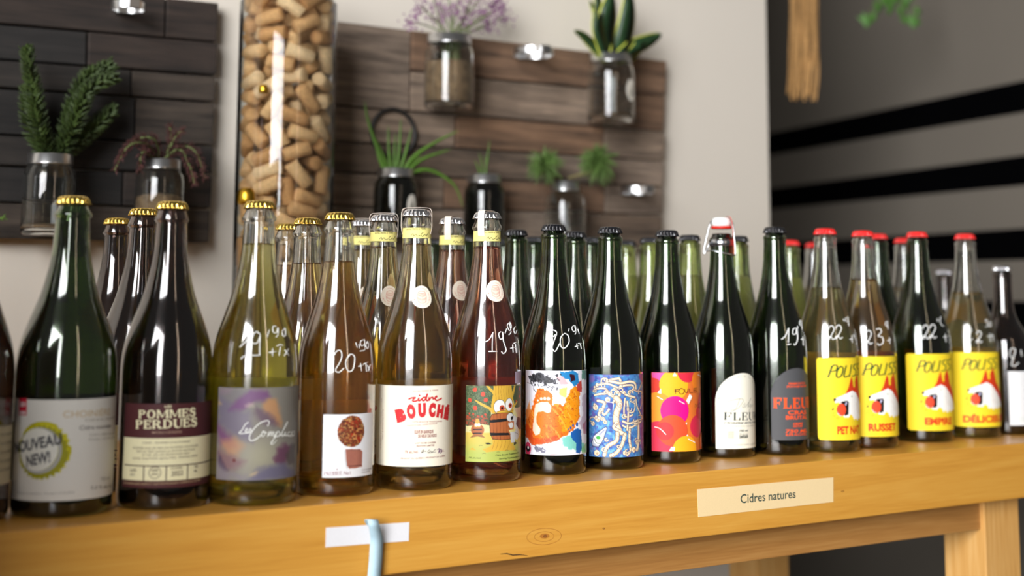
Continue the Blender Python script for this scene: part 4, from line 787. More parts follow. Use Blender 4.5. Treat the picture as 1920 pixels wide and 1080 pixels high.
p.poly(ks(k4, [(870, 360), (930, 370), (930, 440), (890, 420)]), (60, 60, 140), .3); p.line(ks(k4, [(872, 362), (928, 372), (928, 438)]), .6, (230, 224, 230), .2)
bt = ks(k4, [(865, 585), (880, 600), (860, 660), (850, 700), (800, 780), (740, 770), (728, 730), (770, 650), (840, 600)]); p.poly(bt, (40, 50, 90), .3); p.poly(ks(k4, [(862, 592), (874, 602), (852, 664), (842, 700), (795, 772), (744, 764), (736, 730), (776, 655), (842, 606)]), (200, 204, 216), .3, .9)
p.disc(k4(787, 707), 5.8, (244, 244, 240), .25); p.disc(k4(795, 690), 3.0, (70, 170, 70), .3, ry=2.0); p.line(ks(k4, [(760, 700), (775, 735), (805, 745)]), .8, (60, 80, 60), .3); p.line(ks(k4, [(850, 620), (790, 680)]), .5, (80, 70, 130), .3)
p.poly(ks(k4, [(1155, 70), (1200, 95), (1200, 200), (1175, 150)]), (190, 60, 130), 1, .7, 1); p.poly(ks(k4, [(1170, 560), (1200, 540), (1200, 840), (1180, 700)]), (150, 70, 140), 1.2, .6, 1); p.disc(k4(735, 150), 4, (130, 110, 180), 1.5)
lab = p.build(); back_label(b8, 80, v0, v1, (170, 180, 180), 190)

# ================= 9. pink and orange overlapping discs
b9 = make_bottle(1254.5, 863, 1251, 431, 59, 'dark', 'black', L_GRN, .85, 'black-green bottle with a pink, orange and yellow label of overlapping discs', group=GF, ring='low')
s0, s1, v0, v1 = span(b9, k5(108, 92), k5(118, 850))
def clipd(sh, b, c_, r, rgb, layer, box_, name='printed_disc'):
    P = [sv(b, *c_)+np.array([r*math.cos(2*PI*k/72), r*math.sin(2*PI*k/72)]) for k in range(72)]
    for ax, lim, sg in ((0, box_[0], 1), (0, box_[1], -1), (1, box_[2], 1), (1, box_[3], -1)):       # Sutherland-Hodgman
        O = []
        for i in range(len(P)):
            a_, e_ = P[i-1], P[i]; ia, ie = sg*(a_[ax]-lim) >= 0, sg*(e_[ax]-lim) >= 0
            if ia != ie: t = (lim-a_[ax])/(e_[ax]-a_[ax]); O.append(a_+(e_-a_)*t)
            if ie: O.append(e_)
        P = O
        if not P: return
    sh.poly(P, rgb, name, layer)
lab = label_patch(b9, rrect(s0, s1, v0, v1, .0006), (232, 120, 48)); sh = sheet(b9, lab); bx = (s0+.0002, s1-.0002, v0+.0002, v1-.0002); mm = b9['depth']/F/5.142
for i, (x, y, r, c_) in enumerate(((160, 200, 130, (222, 66, 52)), (215, 110, 105, (222, 84, 160)), (130, 240, 92, (214, 60, 44)), (330, 215, 142, (246, 176, 34)), (455, 80, 108, (220, 44, 66)), (560, 170, 120, (240, 132, 34)), (170, 440, 150, (242, 148, 44)), (600, 400, 130, (206, 44, 52)), (338, 465, 138, (226, 10, 132)), (300, 445, 96, (214, 14, 120)), (180, 740, 170, (216, 52, 78)), (545, 610, 105, (214, 42, 74)), (315, 655, 145, (222, 78, 44)), (240, 660, 84, (212, 54, 56)), (600, 760, 90, (236, 112, 36)), (440, 840, 130, (246, 172, 30)), (560, 480, 60, (196, 30, 50)))):
    clipd(sh, b9, k5(x, y), r*mm, c_, i, bx)
for L in ([(145, 618), (195, 635), (250, 690)], [(170, 325), (220, 355)], [(375, 368), (422, 395)], [(458, 735), (520, 768)], [(548, 118), (580, 135)]): sh.stroke(outline_sv(b9, ks(k5, L)), .0009, (250, 236, 232), 'lettering', 20, 4)
for L in ([(312, 130), (332, 92), (352, 130)], [(172, 290), (205, 248), (208, 300)], [(440, 365), (470, 300), (496, 325), (462, 402)], [(434, 585), (446, 575), (446, 598)], [(440, 705), (452, 690), (460, 708)], [(282, 850), (300, 812), (335, 812), (330, 848)]): sh.poly(outline_sv(b9, ks(k5, L)), (246, 240, 232), 'lettering', 19)
KK = (70, 40, 30); S9 = lambda L: sh.stroke(outline_sv(b9, ks(k5, L)), .0007, KK, 'lettering', 21, 1)
S9([(330, 262), (372, 256)]); S9([(338, 256), (338, 298)]); S9([(330, 276), (368, 272)])
o_ = sv(b9, *k5(395, 274)); sh.ring(o_, .0034, .0007, KK, 'lettering', 21); S9([(425, 256), (430, 288), (450, 288), (455, 252)]); S9([(468, 252), (468, 288), (498, 286)]); S9([(535, 244), (505, 250), (508, 284), (540, 280)]); S9([(508, 266), (534, 262)])
S9([(522, 432), (522, 396), (545, 430), (545, 394)]); sh.ring(sv(b9, *k5(562, 412)), .0030, .0007, KK, 'lettering', 21); S9([(574, 432), (576, 394), (590, 428)])
sh.build(); back_label(b9, 80, v0, v1, (190, 196, 170), 190)

# ================= 10. swing-top bottle with an arched cream label
b10 = make_bottle(1358.5, 853, 1355, 428, 57.5, 'dark', None, L_GRN, .80, 'green bottle with a white porcelain swing stopper and an arched cream label', group=GF, ring='low')
arch = ks(k5, [(733, 828), (725, 380), (735, 310), (760, 240), (790, 195), (830, 155), (880, 125), (930, 108)])
A = outline_sv(b10, arch); sx0 = (A[0][0]+A[1][0])/2; top = sv(b10, *k5(985, 101))
def arched(b, L, topc):
    P = [tuple(a) for a in L]; c = topc[0]; return P+[tuple(topc)]+[(2*c-a[0], a[1]) for a in L[::-1]]
cx10 = (-PI/2-camaz(b10))*b10['R']*.92; AL = [(sx0, A[0][1]), (sx0, A[1][1])]+[(cx10-(cx10-sx0)*math.cos(t), A[1][1]+(top[1]-A[1][1])*math.sin(t)) for t in np.linspace(.12, PI-.12, 22)]+[(2*cx10-sx0, A[1][1]), (2*cx10-sx0, A[0][1])]
lab = label_patch(b10, AL, (240, 236, 218)); sh = sheet(b10, lab); DK = (36, 46, 42)
text(sh, k5(806, 552), k5(1090, 552), 'FLEURY', 14.5, DK, fn=ROMAN, vis='FLEU'); text(sh, k5(808, 586), k5(1090, 582), 'CIDRERIE BIOLOGIQUE', 3, DK, .03, .4, vis='CIDRERIE BIOLO'); text(sh, k5(812, 617), k5(1090, 612), 'POMMES DU QUÉBEC - BIO', 2.6, (168, 164, 146), vis='POMMES DU QUÉBE')
S10 = lambda L, w=.0006, c=(150, 150, 138): sh.stroke(outline_sv(b10, ks(k5, L)), w, c, 'lettering', 1, 5)
S10([(960, 350), (925, 440), (890, 470), (880, 455), (930, 450), (990, 380), (985, 350), (930, 352), (860, 372), (800, 392)]); S10([(1000, 400), (985, 425), (1000, 432), (1012, 400), (1006, 390)]); S10([(1012, 430), (1060, 360), (1068, 340), (1050, 380), (1036, 432)]); S10([(1050, 400), (1045, 425), (1062, 412), (1066, 395), (1060, 440), (1050, 470)]); S10([(1072, 405), (1070, 428), (1084, 410), (1090, 400)])
a = outline_sv(b10, ks(k5, [(838, 655), (910, 655), (910, 735), (838, 735)])); sh.poly(a, (236, 214, 196), 'stamp', 0)
for i in range(4): text(sh, k5(846, 678+i*17), k5(902, 678+i*17), 'CIDRE BIO', 2.4, (214, 160, 140), .01, layer=1)
text(sh, k5(955, 668), k5(1040, 662), '750 ml', 3.6, DK, .03, .2); text(sh, k5(955, 698), k5(1040, 694), '7% alc./vol.', 3, DK, .0, .2); text(sh, k5(955, 728), k5(1040, 722), '2020', 4.6, DK, .05)
text(sh, k5(800, 798), k5(1085, 790), 'SAINT-CONSTANT, QUÉBEC', 2.8, (150, 146, 128), vis='SAINT-CONSTANT, QU')
for k, ch in enumerate('CIDRE DE FERMETTE DU QUÉBEC'):
    t = .05+k*(PI-.5)/26; r_ = .86; c_ = np.array([cx10-(cx10-sx0)*r_*math.cos(t), A[1][1]+(top[1]-A[1][1])*r_*math.sin(t)]); d_ = np.array([math.sin(t), math.cos(t)])*.0009
    if ch != ' ': put_text(sh, c_-d_, c_+d_, ch, .0022, (170, 168, 148))
sh.build(); back_label(b10, 70, v0, v1, (190, 196, 170), 190)
# stopper
H = b10['H']; root = b10['root']; rn = float(b10['rf'](H*.93)); wire = mat('steel_wire', (200, 202, 205), .22, 1); az = camaz(b10)
me = lathe_me('gasket', [(0, H-.001), (rn*.86, H-.001), (rn*.92, H+.0005), (rn*.9, H+.0025), (0, H+.0025)], 40); me.materials.append(mat('red_rubber', (206, 44, 30), .5)); link('gasket', me, root)
me = lathe_me('porcelain_stopper', [(0, H+.0023), (rn*.84, H+.0023), (rn*.86, H+.006), (rn*.84, H+.0115), (rn*.72, H+.0138), (rn*.3, H+.0145), (0, H+.0145)], 48); me.materials.append(mat('porcelain', (228, 228, 224), .2, coat=.5)); link('porcelain_stopper', me, root)
me = lathe_me('neck_collar', [(rn*1.05, H-.0235), (rn*1.12, H-.023), (rn*1.12, H-.0155), (rn*1.05, H-.015)], 48); me.materials.append(mat('steel_band', (190, 192, 196), .25, 1)); link('neck_collar', me, root)
L_ = Vector((math.cos(az-PI/2), math.sin(az-PI/2), 0)); Fw = Vector((math.cos(az), math.sin(az), 0)); Zv = Vector((0, 0, 1)); mb = MB()
def wp(l, f, z): return L_*l+Fw*f+Zv*(H+z)
mb.tube(catmull([wp(.011, .003, .0095), wp(.0145, .006, .006), wp(.0190, .008, -.010), wp(.0235, .009, -.030), wp(.0225, .010, -.0335), wp(.0205, .010, -.030), wp(.0165, .011, -.022), wp(.0148, .006, -.019)], 5), .0011, 8)
mb.tube(catmull([wp(.0210, .010, -.030), wp(.012, .0155, -.030), wp(0, .0178, -.0325), wp(-.012, .0155, -.0345), wp(-.0165, .011, -.036)], 5), .0011, 8)
mb.tube(catmull([wp(-.011, .003, .0095), wp(-.0145, .006, .006), wp(-.0165, .009, -.010), wp(-.0175, .010, -.030), wp(-.0165, .011, -.036)], 5), .0011, 8); mb.tube([wp(.013, .003, .0095), wp(-.013, .003, .0095)], .0011, 8)
mb.build('wire_bail', wire, root)
P = catmull([(-.006, .0155), (-.0105, .0148), (-.0135, .008), (-.0150, -.012), (-.0150, -.033), (-.0165, -.0365)], 5); V, Fc = [], []
for l, z in P:
    for off in (0, .0005):
        for f in (.0045, .0125): V.append(wp(l-off, f, z))
for i in range(len(P)-1):
    a = i*4; Fc += [(a, a+1, a+5, a+4), (a+2, a+6, a+7, a+3), (a, a+4, a+6, a+2), (a+1, a+3, a+7, a+5)]
from_data('red_seal_strip', V, Fc, mat('red_seal_paper', (222, 66, 48), .6, noise=.12, nscale=300), root)

# ================= 11. arched grey label with orange lettering
b11 = make_bottle(1460, 848, 1454, 425, 57, 'dark', 'black', L_GRN, .76, 'green bottle with black cap and an arched charcoal label lettered in orange', group=GF, ring='low')
A0 = sv(b11, *k5(1276, 745)); A1 = sv(b11, *k5(1262, 330)); top = sv(b11, *k5(1490, 52)); sx0 = A1[0]; cxs = (-PI/2-camaz(b11))*b11['R']*.88
AL = [(sx0+.004, A0[1]), (sx0+.001, A0[1]+.001), (sx0, A0[1]+.004), (sx0, A1[1])]+[(cxs-(cxs-sx0)*math.cos(t), A1[1]+(top[1]-A1[1])*math.sin(t)) for t in np.linspace(.12, PI-.12, 22)]+[(2*cxs-sx0, A1[1]), (2*cxs-sx0, A0[1]+.004), (2*cxs-sx0-.004, A0[1])]
lab = label_patch(b11, AL, (78, 78, 80)); sh = sheet(b11, lab); OR = (236, 84, 36)
text(sh, k5(1284, 440), k5(1636, 428), 'FLEURY', 19.5, OR, fn=FAT, vis='FLEUR')
text(sh, k5(1430, 212), k5(1590, 206), 'FERMENTATION', 3.6, OR, .03, .2); text(sh, k5(1412, 240), k5(1600, 232), 'SPONTANÉE NATURE', 3.6, OR, .03, .2)
text(sh, k5(1425, 500), k5(1600, 494), 'CRAS', 7.2, OR, .03); text(sh, k5(1405, 546), k5(1608, 540), 'BRUTAL', 6.6, OR, .03)
text(sh, k5(1475, 600), k5(1568, 594), 'CIDRE', 3.4, OR, .05, .2); text(sh, k5(1475, 622), k5(1566, 618), 'NATURE', 3.2, OR, .04, .2)
text(sh, k5(1400, 676), k5(1608, 668), '750 ML', 6, OR, .03, .15); text(sh, k5(1405, 704), k5(1604, 696), '6,5% ALC./VOL.', 4, OR, .03, .2); sh.build(); back_label(b11, 80, v0, v1, (190, 196, 170), 190)
def k1(x, y): return (1440+x/4.0, 570+y/4.0)
price(b11, [ks(k1, [(100, 265), (130, 240), (155, 180)]), ks(k1, [(155, 182), (152, 290)]), ks(k1, [(145, 305), (172, 300)]), ks(k1, [(208, 180), (188, 190), (186, 225), (210, 222), (215, 180), (222, 260), (205, 305), (192, 298)])], .0015)
price(b11, [ks(k1, [(220, 165), (224, 185)]), ks(k1, [(240, 120), (236, 150), (250, 160), (248, 120), (258, 205)]), ks(k1, [(248, 265), (278, 258)]), ks(k1, [(260, 245), (264, 310)])], .0011)

# ================= 12-15. four bottles with yellow fox-head labels
b15 = make_bottle(1822, 817, 1810, 438, 53, 'clear', 'red', L_PALE, 551, 'last red-capped bottle of the row, pale yellow cider under a DÉLICIEUSE fox-head label', group=GF, ring='low')
YEL = (238, 208, 42); FOX = (206, 58, 24)
def fox_label(b, s_left, bottom, vis_w):
    """the same print on all four bottles, laid out in metres from the left edge of the label"""
    W_, H_ = .112, .0850*1.0; v0 = .0165; v1 = v0+.1105*.97
    lab = label_patch(b, rrect(s_left, s_left+W_, v0, v1, .004), YEL); sh = sheet(b, lab)
    c0 = fox_label.o
    def g(x, y): # canonical crop pixels of the last bottle -> this label
        q = sv(b15, *k6(x, y)); return np.array([s_left+q[0]-c0[0], v1-(c0[1]-q[1])])
    G = lambda L: [g(*q) for q in L]
    GR = (52, 78, 34)
    for L in ([(1390, 215), (1420, 130)], [(1412, 140), (1440, 122), (1462, 135), (1450, 165), (1405, 175)], [(1490, 135), (1462, 165), (1455, 205), (1470, 222), (1500, 200), (1512, 150), (1490, 133)], [(1540, 130), (1520, 215), (1565, 208)], [(1590, 125), (1570, 215)], [(1648, 118), (1620, 125), (1612, 150), (1640, 170), (1632, 205), (1600, 212)], [(1690, 112), (1662, 122), (1655, 148), (1680, 165), (1672, 200), (1645, 208)], [(1712, 110), (1700, 205)]):
        for dx in (0, 7): sh.stroke([q+np.array([dx*mm6, 0]) for q in G(L)], .00115, GR, 'lettering', 0, 4)
    sh.poly(G([(1540, 345), (1565, 300), (1580, 250), (1594, 212), (1606, 250), (1612, 290), (1630, 285), (1636, 240), (1652, 196), (1668, 250), (1680, 320), (1705, 380), (1722, 440), (1730, 520), (1700, 470), (1660, 380), (1610, 335), (1570, 352), (1530, 370)]), FOX, 'emblem', 1)
    sh.poly(G([(1609, 250), (1614, 300), (1628, 300), (1632, 250), (1622, 275)]), YEL, 'emblem', 2)
    sh.poly(G([(1440, 388), (1480, 372), (1540, 350), (1600, 325), (1640, 345), (1672, 390), (1700, 440), (1718, 500), (1722, 540), (1700, 535), (1692, 555), (1672, 540), (1660, 562), (1640, 540), (1622, 556), (1608, 525), (1585, 510), (1570, 535), (1525, 532), (1520, 522), (1560, 510), (1565, 430), (1555, 408), (1520, 405), (1480, 415), (1450, 418)]), (244, 242, 236), 'emblem', 3)
    sh.poly(G([(1500, 408), (1555, 403), (1568, 415), (1566, 470), (1566, 510), (1535, 522), (1548, 480), (1540, 440)]), (26, 22, 24), 'emblem', 4)
    sh.poly(G([(1436, 388), (1442, 380), (1458, 384), (1458, 396), (1446, 408), (1438, 402)]), (24, 20, 20), 'emblem', 4)
    for q in ((1545, 420), (1540, 432)): sh.disc(g(*q), .0011, (206, 204, 236), 'emblem', 5, 12)
    c = g(1503, 472); sh.disc(c, .0066, (222, 72, 40), 'emblem', 5, 24, .0080); sh.poly(G([(1470, 490), (1490, 512), (1510, 518), (1500, 524), (1478, 512), (1464, 492)]), (240, 170, 180), 'emblem', 6)
    sh.poly(G([(1424, 470), (1432, 458), (1442, 462), (1436, 472), (1426, 476)]), (34, 60, 30), 'emblem', 5)
    for a_, e_ in (((1440, 435), (1455, 442)), ((1430, 500), (1445, 492)), ((1440, 530), (1452, 512)), ((1460, 545), (1468, 525)), ((1476, 548), (1480, 530)), ((1425, 520), (1440, 508)), ((1422, 450), (1438, 452))): sh.stroke(G([a_, e_]), .0008, (150, 160, 30), 'emblem', 5, 1)
    sh.disc(g(1597, 370), .0012, (90, 130, 90), 'emblem', 5, 10, .0007)
    for a_, e_ in (((1640, 370), (1660, 410)), ((1660, 400), (1680, 450)), ((1640, 420), (1660, 460)), ((1650, 470), (1668, 500)), ((1672, 460), (1690, 510))): sh.stroke(G([a_, e_]), .0005, (214, 170, 150), 'emblem', 5, 1)
    if bottom[0] == 'DÉLICIEUSE': a = g(1400, 665); e = g(1716, 657)
    else: a = g(*bottom[1]); e = a+np.array([.001, 0])*bottom[2]
    put_text(sh, a, e, bottom[0], .0092, (210, 60, 24), .05, vis=bottom[3], layer=1)
    sh.build(); return lab
mm6 = b15['depth']/F/4.571
fox_label.o = np.array([sv(b15, *k6(1312, 300))[0], sv(b15, *k6(1500, 68))[1]])
FX = []
fx15 = fox_label(b15, fox_label.o[0], ('DÉLICIEUSE', 0, 0, 'DÉLICIEU'), 0); back_label(b15, 100, .02, .128, (240, 190, 80), 160)
b12 = make_bottle(1556, 843, 1545, 428, 56, 'clear', 'red', L_PALE, 542, 'red-capped bottle of pale yellow cider with fox-head label ending in PET', group=GF, ring='low')
fox_label(b12, sv(b12, *k6(148, 400))[0], ('PET NAT', (1470, 658), 40, 'PET NAT'), 0); back_label(b12, 110, .02, .128, (240, 190, 40), 165)
b13 = make_bottle(1628, 836, 1617, 432, 56, 'clear', 'red', L_ORA, 526, 'red-capped bottle of orange cider with fox-head label lettered RUSSET', group=GF, ring='low')
fox_label(b13, sv(b13, *k6(470, 400))[0]-.003, ('RUSSET', (1440, 660), 44, 'RUSSET'), 0); back_label(b13, 130, .02, .128, (240, 130, 40), 180)
b14 = make_bottle(1731, 824, 1720, 434, 56, 'dark', 'red', L_GRN, .8, 'dark green bottle with red cap and fox-head label lettered EMPIRE', group=GF, ring='low')
fox_label(b14, sv(b14, *k6(918, 400))[0], ('EMPIRE', (1462, 657), 46, 'EMPIRE'), 0)
two = [(0, 35), (8, 10), (30, 5), (45, 30), (35, 60), (15, 95), (2, 120), (-2, 100), (20, 95), (35, 118), (55, 105)]
def two_at(x, y, k=1.0, kk=k1): return [kk(x+a*k, y+e*k) for a, e in two]
price(b12, [two_at(455, 160, .9), two_at(510, 155, .9)], .0014, (200, 196, 190)); price(b12, [ks(k1, [(565, 110), (570, 130)]), ks(k1, [(585, 100), (582, 125), (600, 130), (598, 95), (606, 165)]), ks(k1, [(612, 265), (650, 255)]), ks(k1, [(628, 235), (632, 290)]), ks(k1, [(640, 230), (660, 275)])], .0010, (200, 196, 190))
price(b13, [two_at(735, 195, .9), ks(k1, [(810, 190), (840, 185), (850, 210), (825, 240), (858, 250), (862, 290), (835, 308), (818, 295)])], .0014, (190, 176, 165)); price(b13, [ks(k1, [(885, 130), (878, 155), (895, 165), (893, 125), (900, 190)]), ks(k1, [(895, 275), (925, 265)]), ks(k1, [(910, 250), (915, 300)])], .0010, (190, 176, 165))
price(b14, [two_at(1162, 155, .9), two_at(1215, 150, .9)], .0014, (196, 200, 206)); price(b14, [ks(k1, [(1270, 110), (1272, 130)]), ks(k1, [(1295, 95), (1290, 130), (1305, 160), (1320, 165)]), ks(k1, [(1315, 250), (1345, 240)]), ks(k1, [(1328, 225), (1334, 285)])], .0010, (196, 200, 206))
price(b15, [two_at(1485, 165, .9), two_at(1565, 200, .75)], .0014, (206, 204, 196)); price(b15, [ks(k1, [(1625, 125), (1645, 115), (1640, 140), (1655, 165), (1630, 170)]), ks(k1, [(1665, 130), (1655, 155), (1668, 170), (1675, 145), (1665, 130)]), ks(k1, [(1645, 245), (1690, 235)]), ks(k1, [(1662, 220), (1668, 285)]), ks(k1, [(1680, 225), (1695, 280)])], .0010, (206, 204, 196))

# ================= 16. shouldered dark bottle cut by the right edge
b16 = make_bottle(1899, 822, 1874, 503, 50, 'brown', 'silver', L_GRN, .7, 'short dark silver-capped bottle with plain white label, cut by the right edge', table_=SHO, group=GF, ring='low', P=on_z(1890, 811, TZ), H=.252, fixed=.0385, neck=.0140)
a = sv(b16, *k6(1782, 165)); c = sv(b16, *k6(1790, 628)); lab = label_patch(b16, rrect(a[0], a[0]+.07, c[1], a[1], .001), (222, 222, 222)); sh = sheet(b16, lab)
put_text(sh, (a[0]+.012, c[1]+.006), (a[0]+.04, c[1]+.006), 'Produit du Québec', .0015, (150, 180, 150)); put_text(sh, (a[0]+.012, c[1]+.010), (a[0]+.04, c[1]+.010), 'Product of Québec', .0015, (150, 180, 150)); sh.build()
price(b16, [[(1898, 672), (1893, 664), (1896, 654), (1904, 656), (1900, 670), (1896, 684)], [(1896, 685), (1903, 686), (1910, 680)], [(1914, 656), (1916, 668)]], .0014)

# ------------------------------------------------------------------ bottles behind, copies of the front ones
GB = 'bottles standing behind the front row'
SK = ('price_marking',)
def behind(b, px, py, label, rz=0.0, skip=SK, y=None):
    P = on_z(px, py, TZ+b['H']) if y is None else on_y(px, py, y); return copy_tree(b['root'], label, (P[0], P[1], TZ), rz, skip)
for b, px, py, label, rz in (
    (b2, 270, 390, 'dark bottle half hidden behind the bottle with the chocolate brown label', .3),
    (b2, 220, 408, 'dark gold-capped bottle seen in the gap between the two leftmost labelled bottles', -.4),
    (b4, 577, 408, 'clear gold-capped bottle standing between and behind the petal and apple-slice bottles', 1.6),
    (b4, 541, 419, 'clear gold-capped bottle furthest back, half hidden behind the petal-label bottle', 2.2),
    (b5, 720, 402, 'bottle of pale gold cider with round barrel sticker, directly behind the red-lettered one', .12),
    (b5, 680, 412, 'third bottle back in the yellow-banded file, right of the amber bottle neck', .10),
    (b6, 848, 408, 'orange-red cider bottle with yellow neck band, behind the tree-label bottle', .10),
    (b7, 968, 430, 'black-capped green bottle in the gap between red cider and the footprint label', .8),
    (b7, 1002, 443, 'green bottle glimpsed far back just left of the footprint bottle neck', .5),
    (b7, 946, 447, 'green bottle glimpsed far back beside the red cider bottle neck', .2),
    (b8, 1078, 433, 'black-capped green bottle between the footprint and rope-limb labels', .9),
    (b8, 1108, 444, 'green bottle far back just left of the rope-limb bottle neck', .4),
    (b7, 811, 446, 'green bottle far back between the two yellow-banded gold and red ciders', .4),
    (b7, 872, 445, 'green bottle far back just left of the red cider bottle neck', .7)):
    behind(b, px, py, label, rz, y={811: .61, 872: .47, 946: .55}.get(px))
# lighter green ones further right
g1 = make_bottle(1300, 850, 1293, 440, 55, 'green', 'black', L_PALE, .80, 'light green bottle against the pale wall, between the disc label and the swing stopper', group=GB, ring='low', P=np.array([*on_z(1293, 440, TZ+.289)[:2], TZ]), H=.289, fixed=.0388)
back_label(g1, 80, .03, .09, (190, 196, 170), 180)
for px, py, label in ((1175, 449, 'light green bottle just right of the rope-limb bottle neck'), (1218, 448, 'light green bottle just left of the disc-label bottle neck'), (1383, 433, 'light green bottle half hidden behind the swing-top bottle')): behind(g1, px, py, label, .5, y={1175: .45, 1218: .33, 1383: .205}[px])
g2 = copy_tree(g1['root'], 'green red-capped bottle half hidden behind the charcoal-label bottle', (*on_z(1481, 450, TZ+.289)[:2], TZ), .3)
def recap(root, k):
    for ch in root.children:
        if ch.name.startswith('crown_cap'): ch.data = ch.data.copy(); ch.data.materials.clear(); ch.data.materials.append(cap_mat(k))
recap(g2, 'red')
for b, px, py, label in ((b14, 1645, 438, 'green red-capped bottle directly behind the orange fox-head cider'), (b12, 1694, 446, 'clear red-capped bottle half hidden behind the dark green fox-head bottle'), (b12, 1526, 455, 'clear red-capped bottle glimpsed behind the first fox-head bottle')): behind(b, px, py, label, .6)
behind(b16, 1770, 505, 'short dark silver-capped bottle behind the last two fox-head bottles', .5)
for o in list(bpy.data.objects):
    if o.get('category') == 'bottle' and o.get('group') == GF and o.name not in {x['root'].name for x in (b0, b1, b2, b3, b4, b5, b6, b7, b8, b9, b10, b11, b12, b13, b14, b15, b16)}: o['group'] = GB

# ------------------------------------------------------------------ paper strips on the table edge
def strip(name, corners, m, label, cat, y=-.0005):
    v = []
    for yy in (y, -.00005):
        for q in corners: p_ = on_y(q[0], q[1], 0); v.append((p_[0], yy, p_[2]))
    o = from_data(name, v, [(0, 1, 2, 3), (7, 6, 5, 4), (0, 4, 5, 1), (1, 5, 6, 2), (2, 6, 7, 3), (3, 7, 4, 0)], m); tag(o, label, cat); return o
def strip_text(o, p0, p1, body, h, rgb, y):
    V, Fc = text_mesh(body, .008); a = on_y(*p0, 0); e = on_y(*p1, 0); w = V[:, 0].max(); d = (e-a)/w; hh = h/CAPH
    return from_data('lettering', [(a[0]+d[0]*x, y, a[2]+d[2]*x+hh*z) for x, z in V], Fc, ink(rgb), o)
o = strip('shelf_label', [(1307, 917.5), (1562, 895), (1562, 941), (1309, 969.5)], paper((236, 208, 158)), 'cream paper strip lettered Cidres natures on the table edge', 'label')
q0 = on_y(1388, 944, 0); q1 = on_y(1388, 926, 0); strip_text(o, (1388, 943.5), (1491, 933), 'Cidres natures', (q1[2]-q0[2])*.92, (52, 72, 66), -.0007)
strip('shelf_label', [(611, 989.5), (767, 979), (766, 1014), (610, 1026)], paper((232, 230, 232)), 'blank white paper strip on the table edge under the ribbon', 'label')
# pale blue ribbon folded over at the top and hanging down
RB = [((688, 702), 985, -.0012), ((683, 703), 976, -.010), ((688.5, 708), 974, -.016), ((690.5, 711), 984, -.018), ((693, 714.5), 998, -.014), ((694.5, 717.5), 1011, -.010), ((693.5, 717.5), 1025, -.008), ((692, 716), 1050, -.008), ((689, 713), 1084, -.009), ((686, 710), 1130, -.010)]
RP = catmull([(a[0][0], a[0][1], a[1], a[2]) for a in RB], 6); V, Fc = [], []
for off in (0, -.0004):
    for xl, xr, y_, d_ in RP:
        for x_ in (xl, xr): P_ = on_y(x_, y_, d_); V.append((P_[0], P_[1]+off, P_[2]))
n = len(RP)
for i in range(n-1): Fc += [(2*i, 2*i+1, 2*i+3, 2*i+2), (2*n+2*i, 2*n+2*i+2, 2*n+2*i+3, 2*n+2*i+1), (2*i, 2*i+2, 2*n+2*i+2, 2*n+2*i), (2*i+1, 2*n+2*i+1, 2*n+2*i+3, 2*i+3)]
o = from_data('ribbon', V, Fc, mat('blue_ribbon', (190, 218, 230), .7, noise=.03, nscale=300), None, True); tag(o, 'pale blue ribbon hanging in a fold over the white strip', 'ribbon')

# ------------------------------------------------------------------ tall vase of corks
VY = .615; vc = on_y(536, 250, VY); dv = abs((RW.T@(vc-CAM))[2]); VR = 91.5*dv/F
vtop = on_y(540, 6, VY)[2]; VH = vtop-TZ
vase = thing('cork_vase', (vc[0], VY, TZ), 'tall clear glass cylinder vase filled with wine corks', 'vase')
me = lathe_me('glass_wall', [(0, 0), (VR-.003, 0), (VR, .004), (VR, VH-.002), (VR-.0008, VH), (VR-.0016, VH-.002), (VR-.0016, .013), (VR-.006, .010), (0, .010)], 72); me.materials.append(glass('vase_glass', (.97, .98, .96), 1.45)); link('glass_wall', me, vase)
cork_me = lathe_me('cork', [(0, -.0200), (.0096, -.0200), (.0104, -.0191), (.0104, .0191), (.0096, .0200), (0, .0200)], 16)
ck = [mat('cork_%d' % i, c, .85, noise=.16, nscale=220, bump=.4) for i, c in enumerate(((222, 182, 130), (204, 160, 108), (234, 202, 156), (188, 142, 92)))]; ckr = mat('cork_wine_end', (150, 84, 88), .85, noise=.3, nscale=200)
cms = []
for i in range(4): m_ = cork_me.copy(); m_.materials.append(ck[i]); m_.materials.append(ckr if i == 3 else ck[i]); cms.append(m_)
gold_m = mat('gold_foil', (206, 160, 50), .3, 1)
placed = np.zeros((0, 3)); axes = []; cr = np.random.default_rng(5); offs = np.array([-.012, 0, .012]); cnt = 0; RI = VR-.0022
corks = []
def sgood(c, a, mind):
    S = c+offs[:, None]*a
    if (np.hypot(S[:, 0], S[:, 1]).max() > RI-.0108): return None
    e = [c+a*.020, c-a*.020]
    for q in e:
        if math.hypot(q[0], q[1])+.0105*math.sqrt(max(0, 1-(a[0]*q[0]+a[1]*q[1])**2/(q[0]**2+q[1]**2+1e-9)))*.86 > RI: return None
        if q[2] < .0235 : return None
    if len(placed):
        near = placed[np.abs(placed[:, 2]-c[2]) < .05]
        if len(near) and (((S[:, None, :]-near[None])**2).sum(-1).min() < mind**2): return None
    return S
z = .03
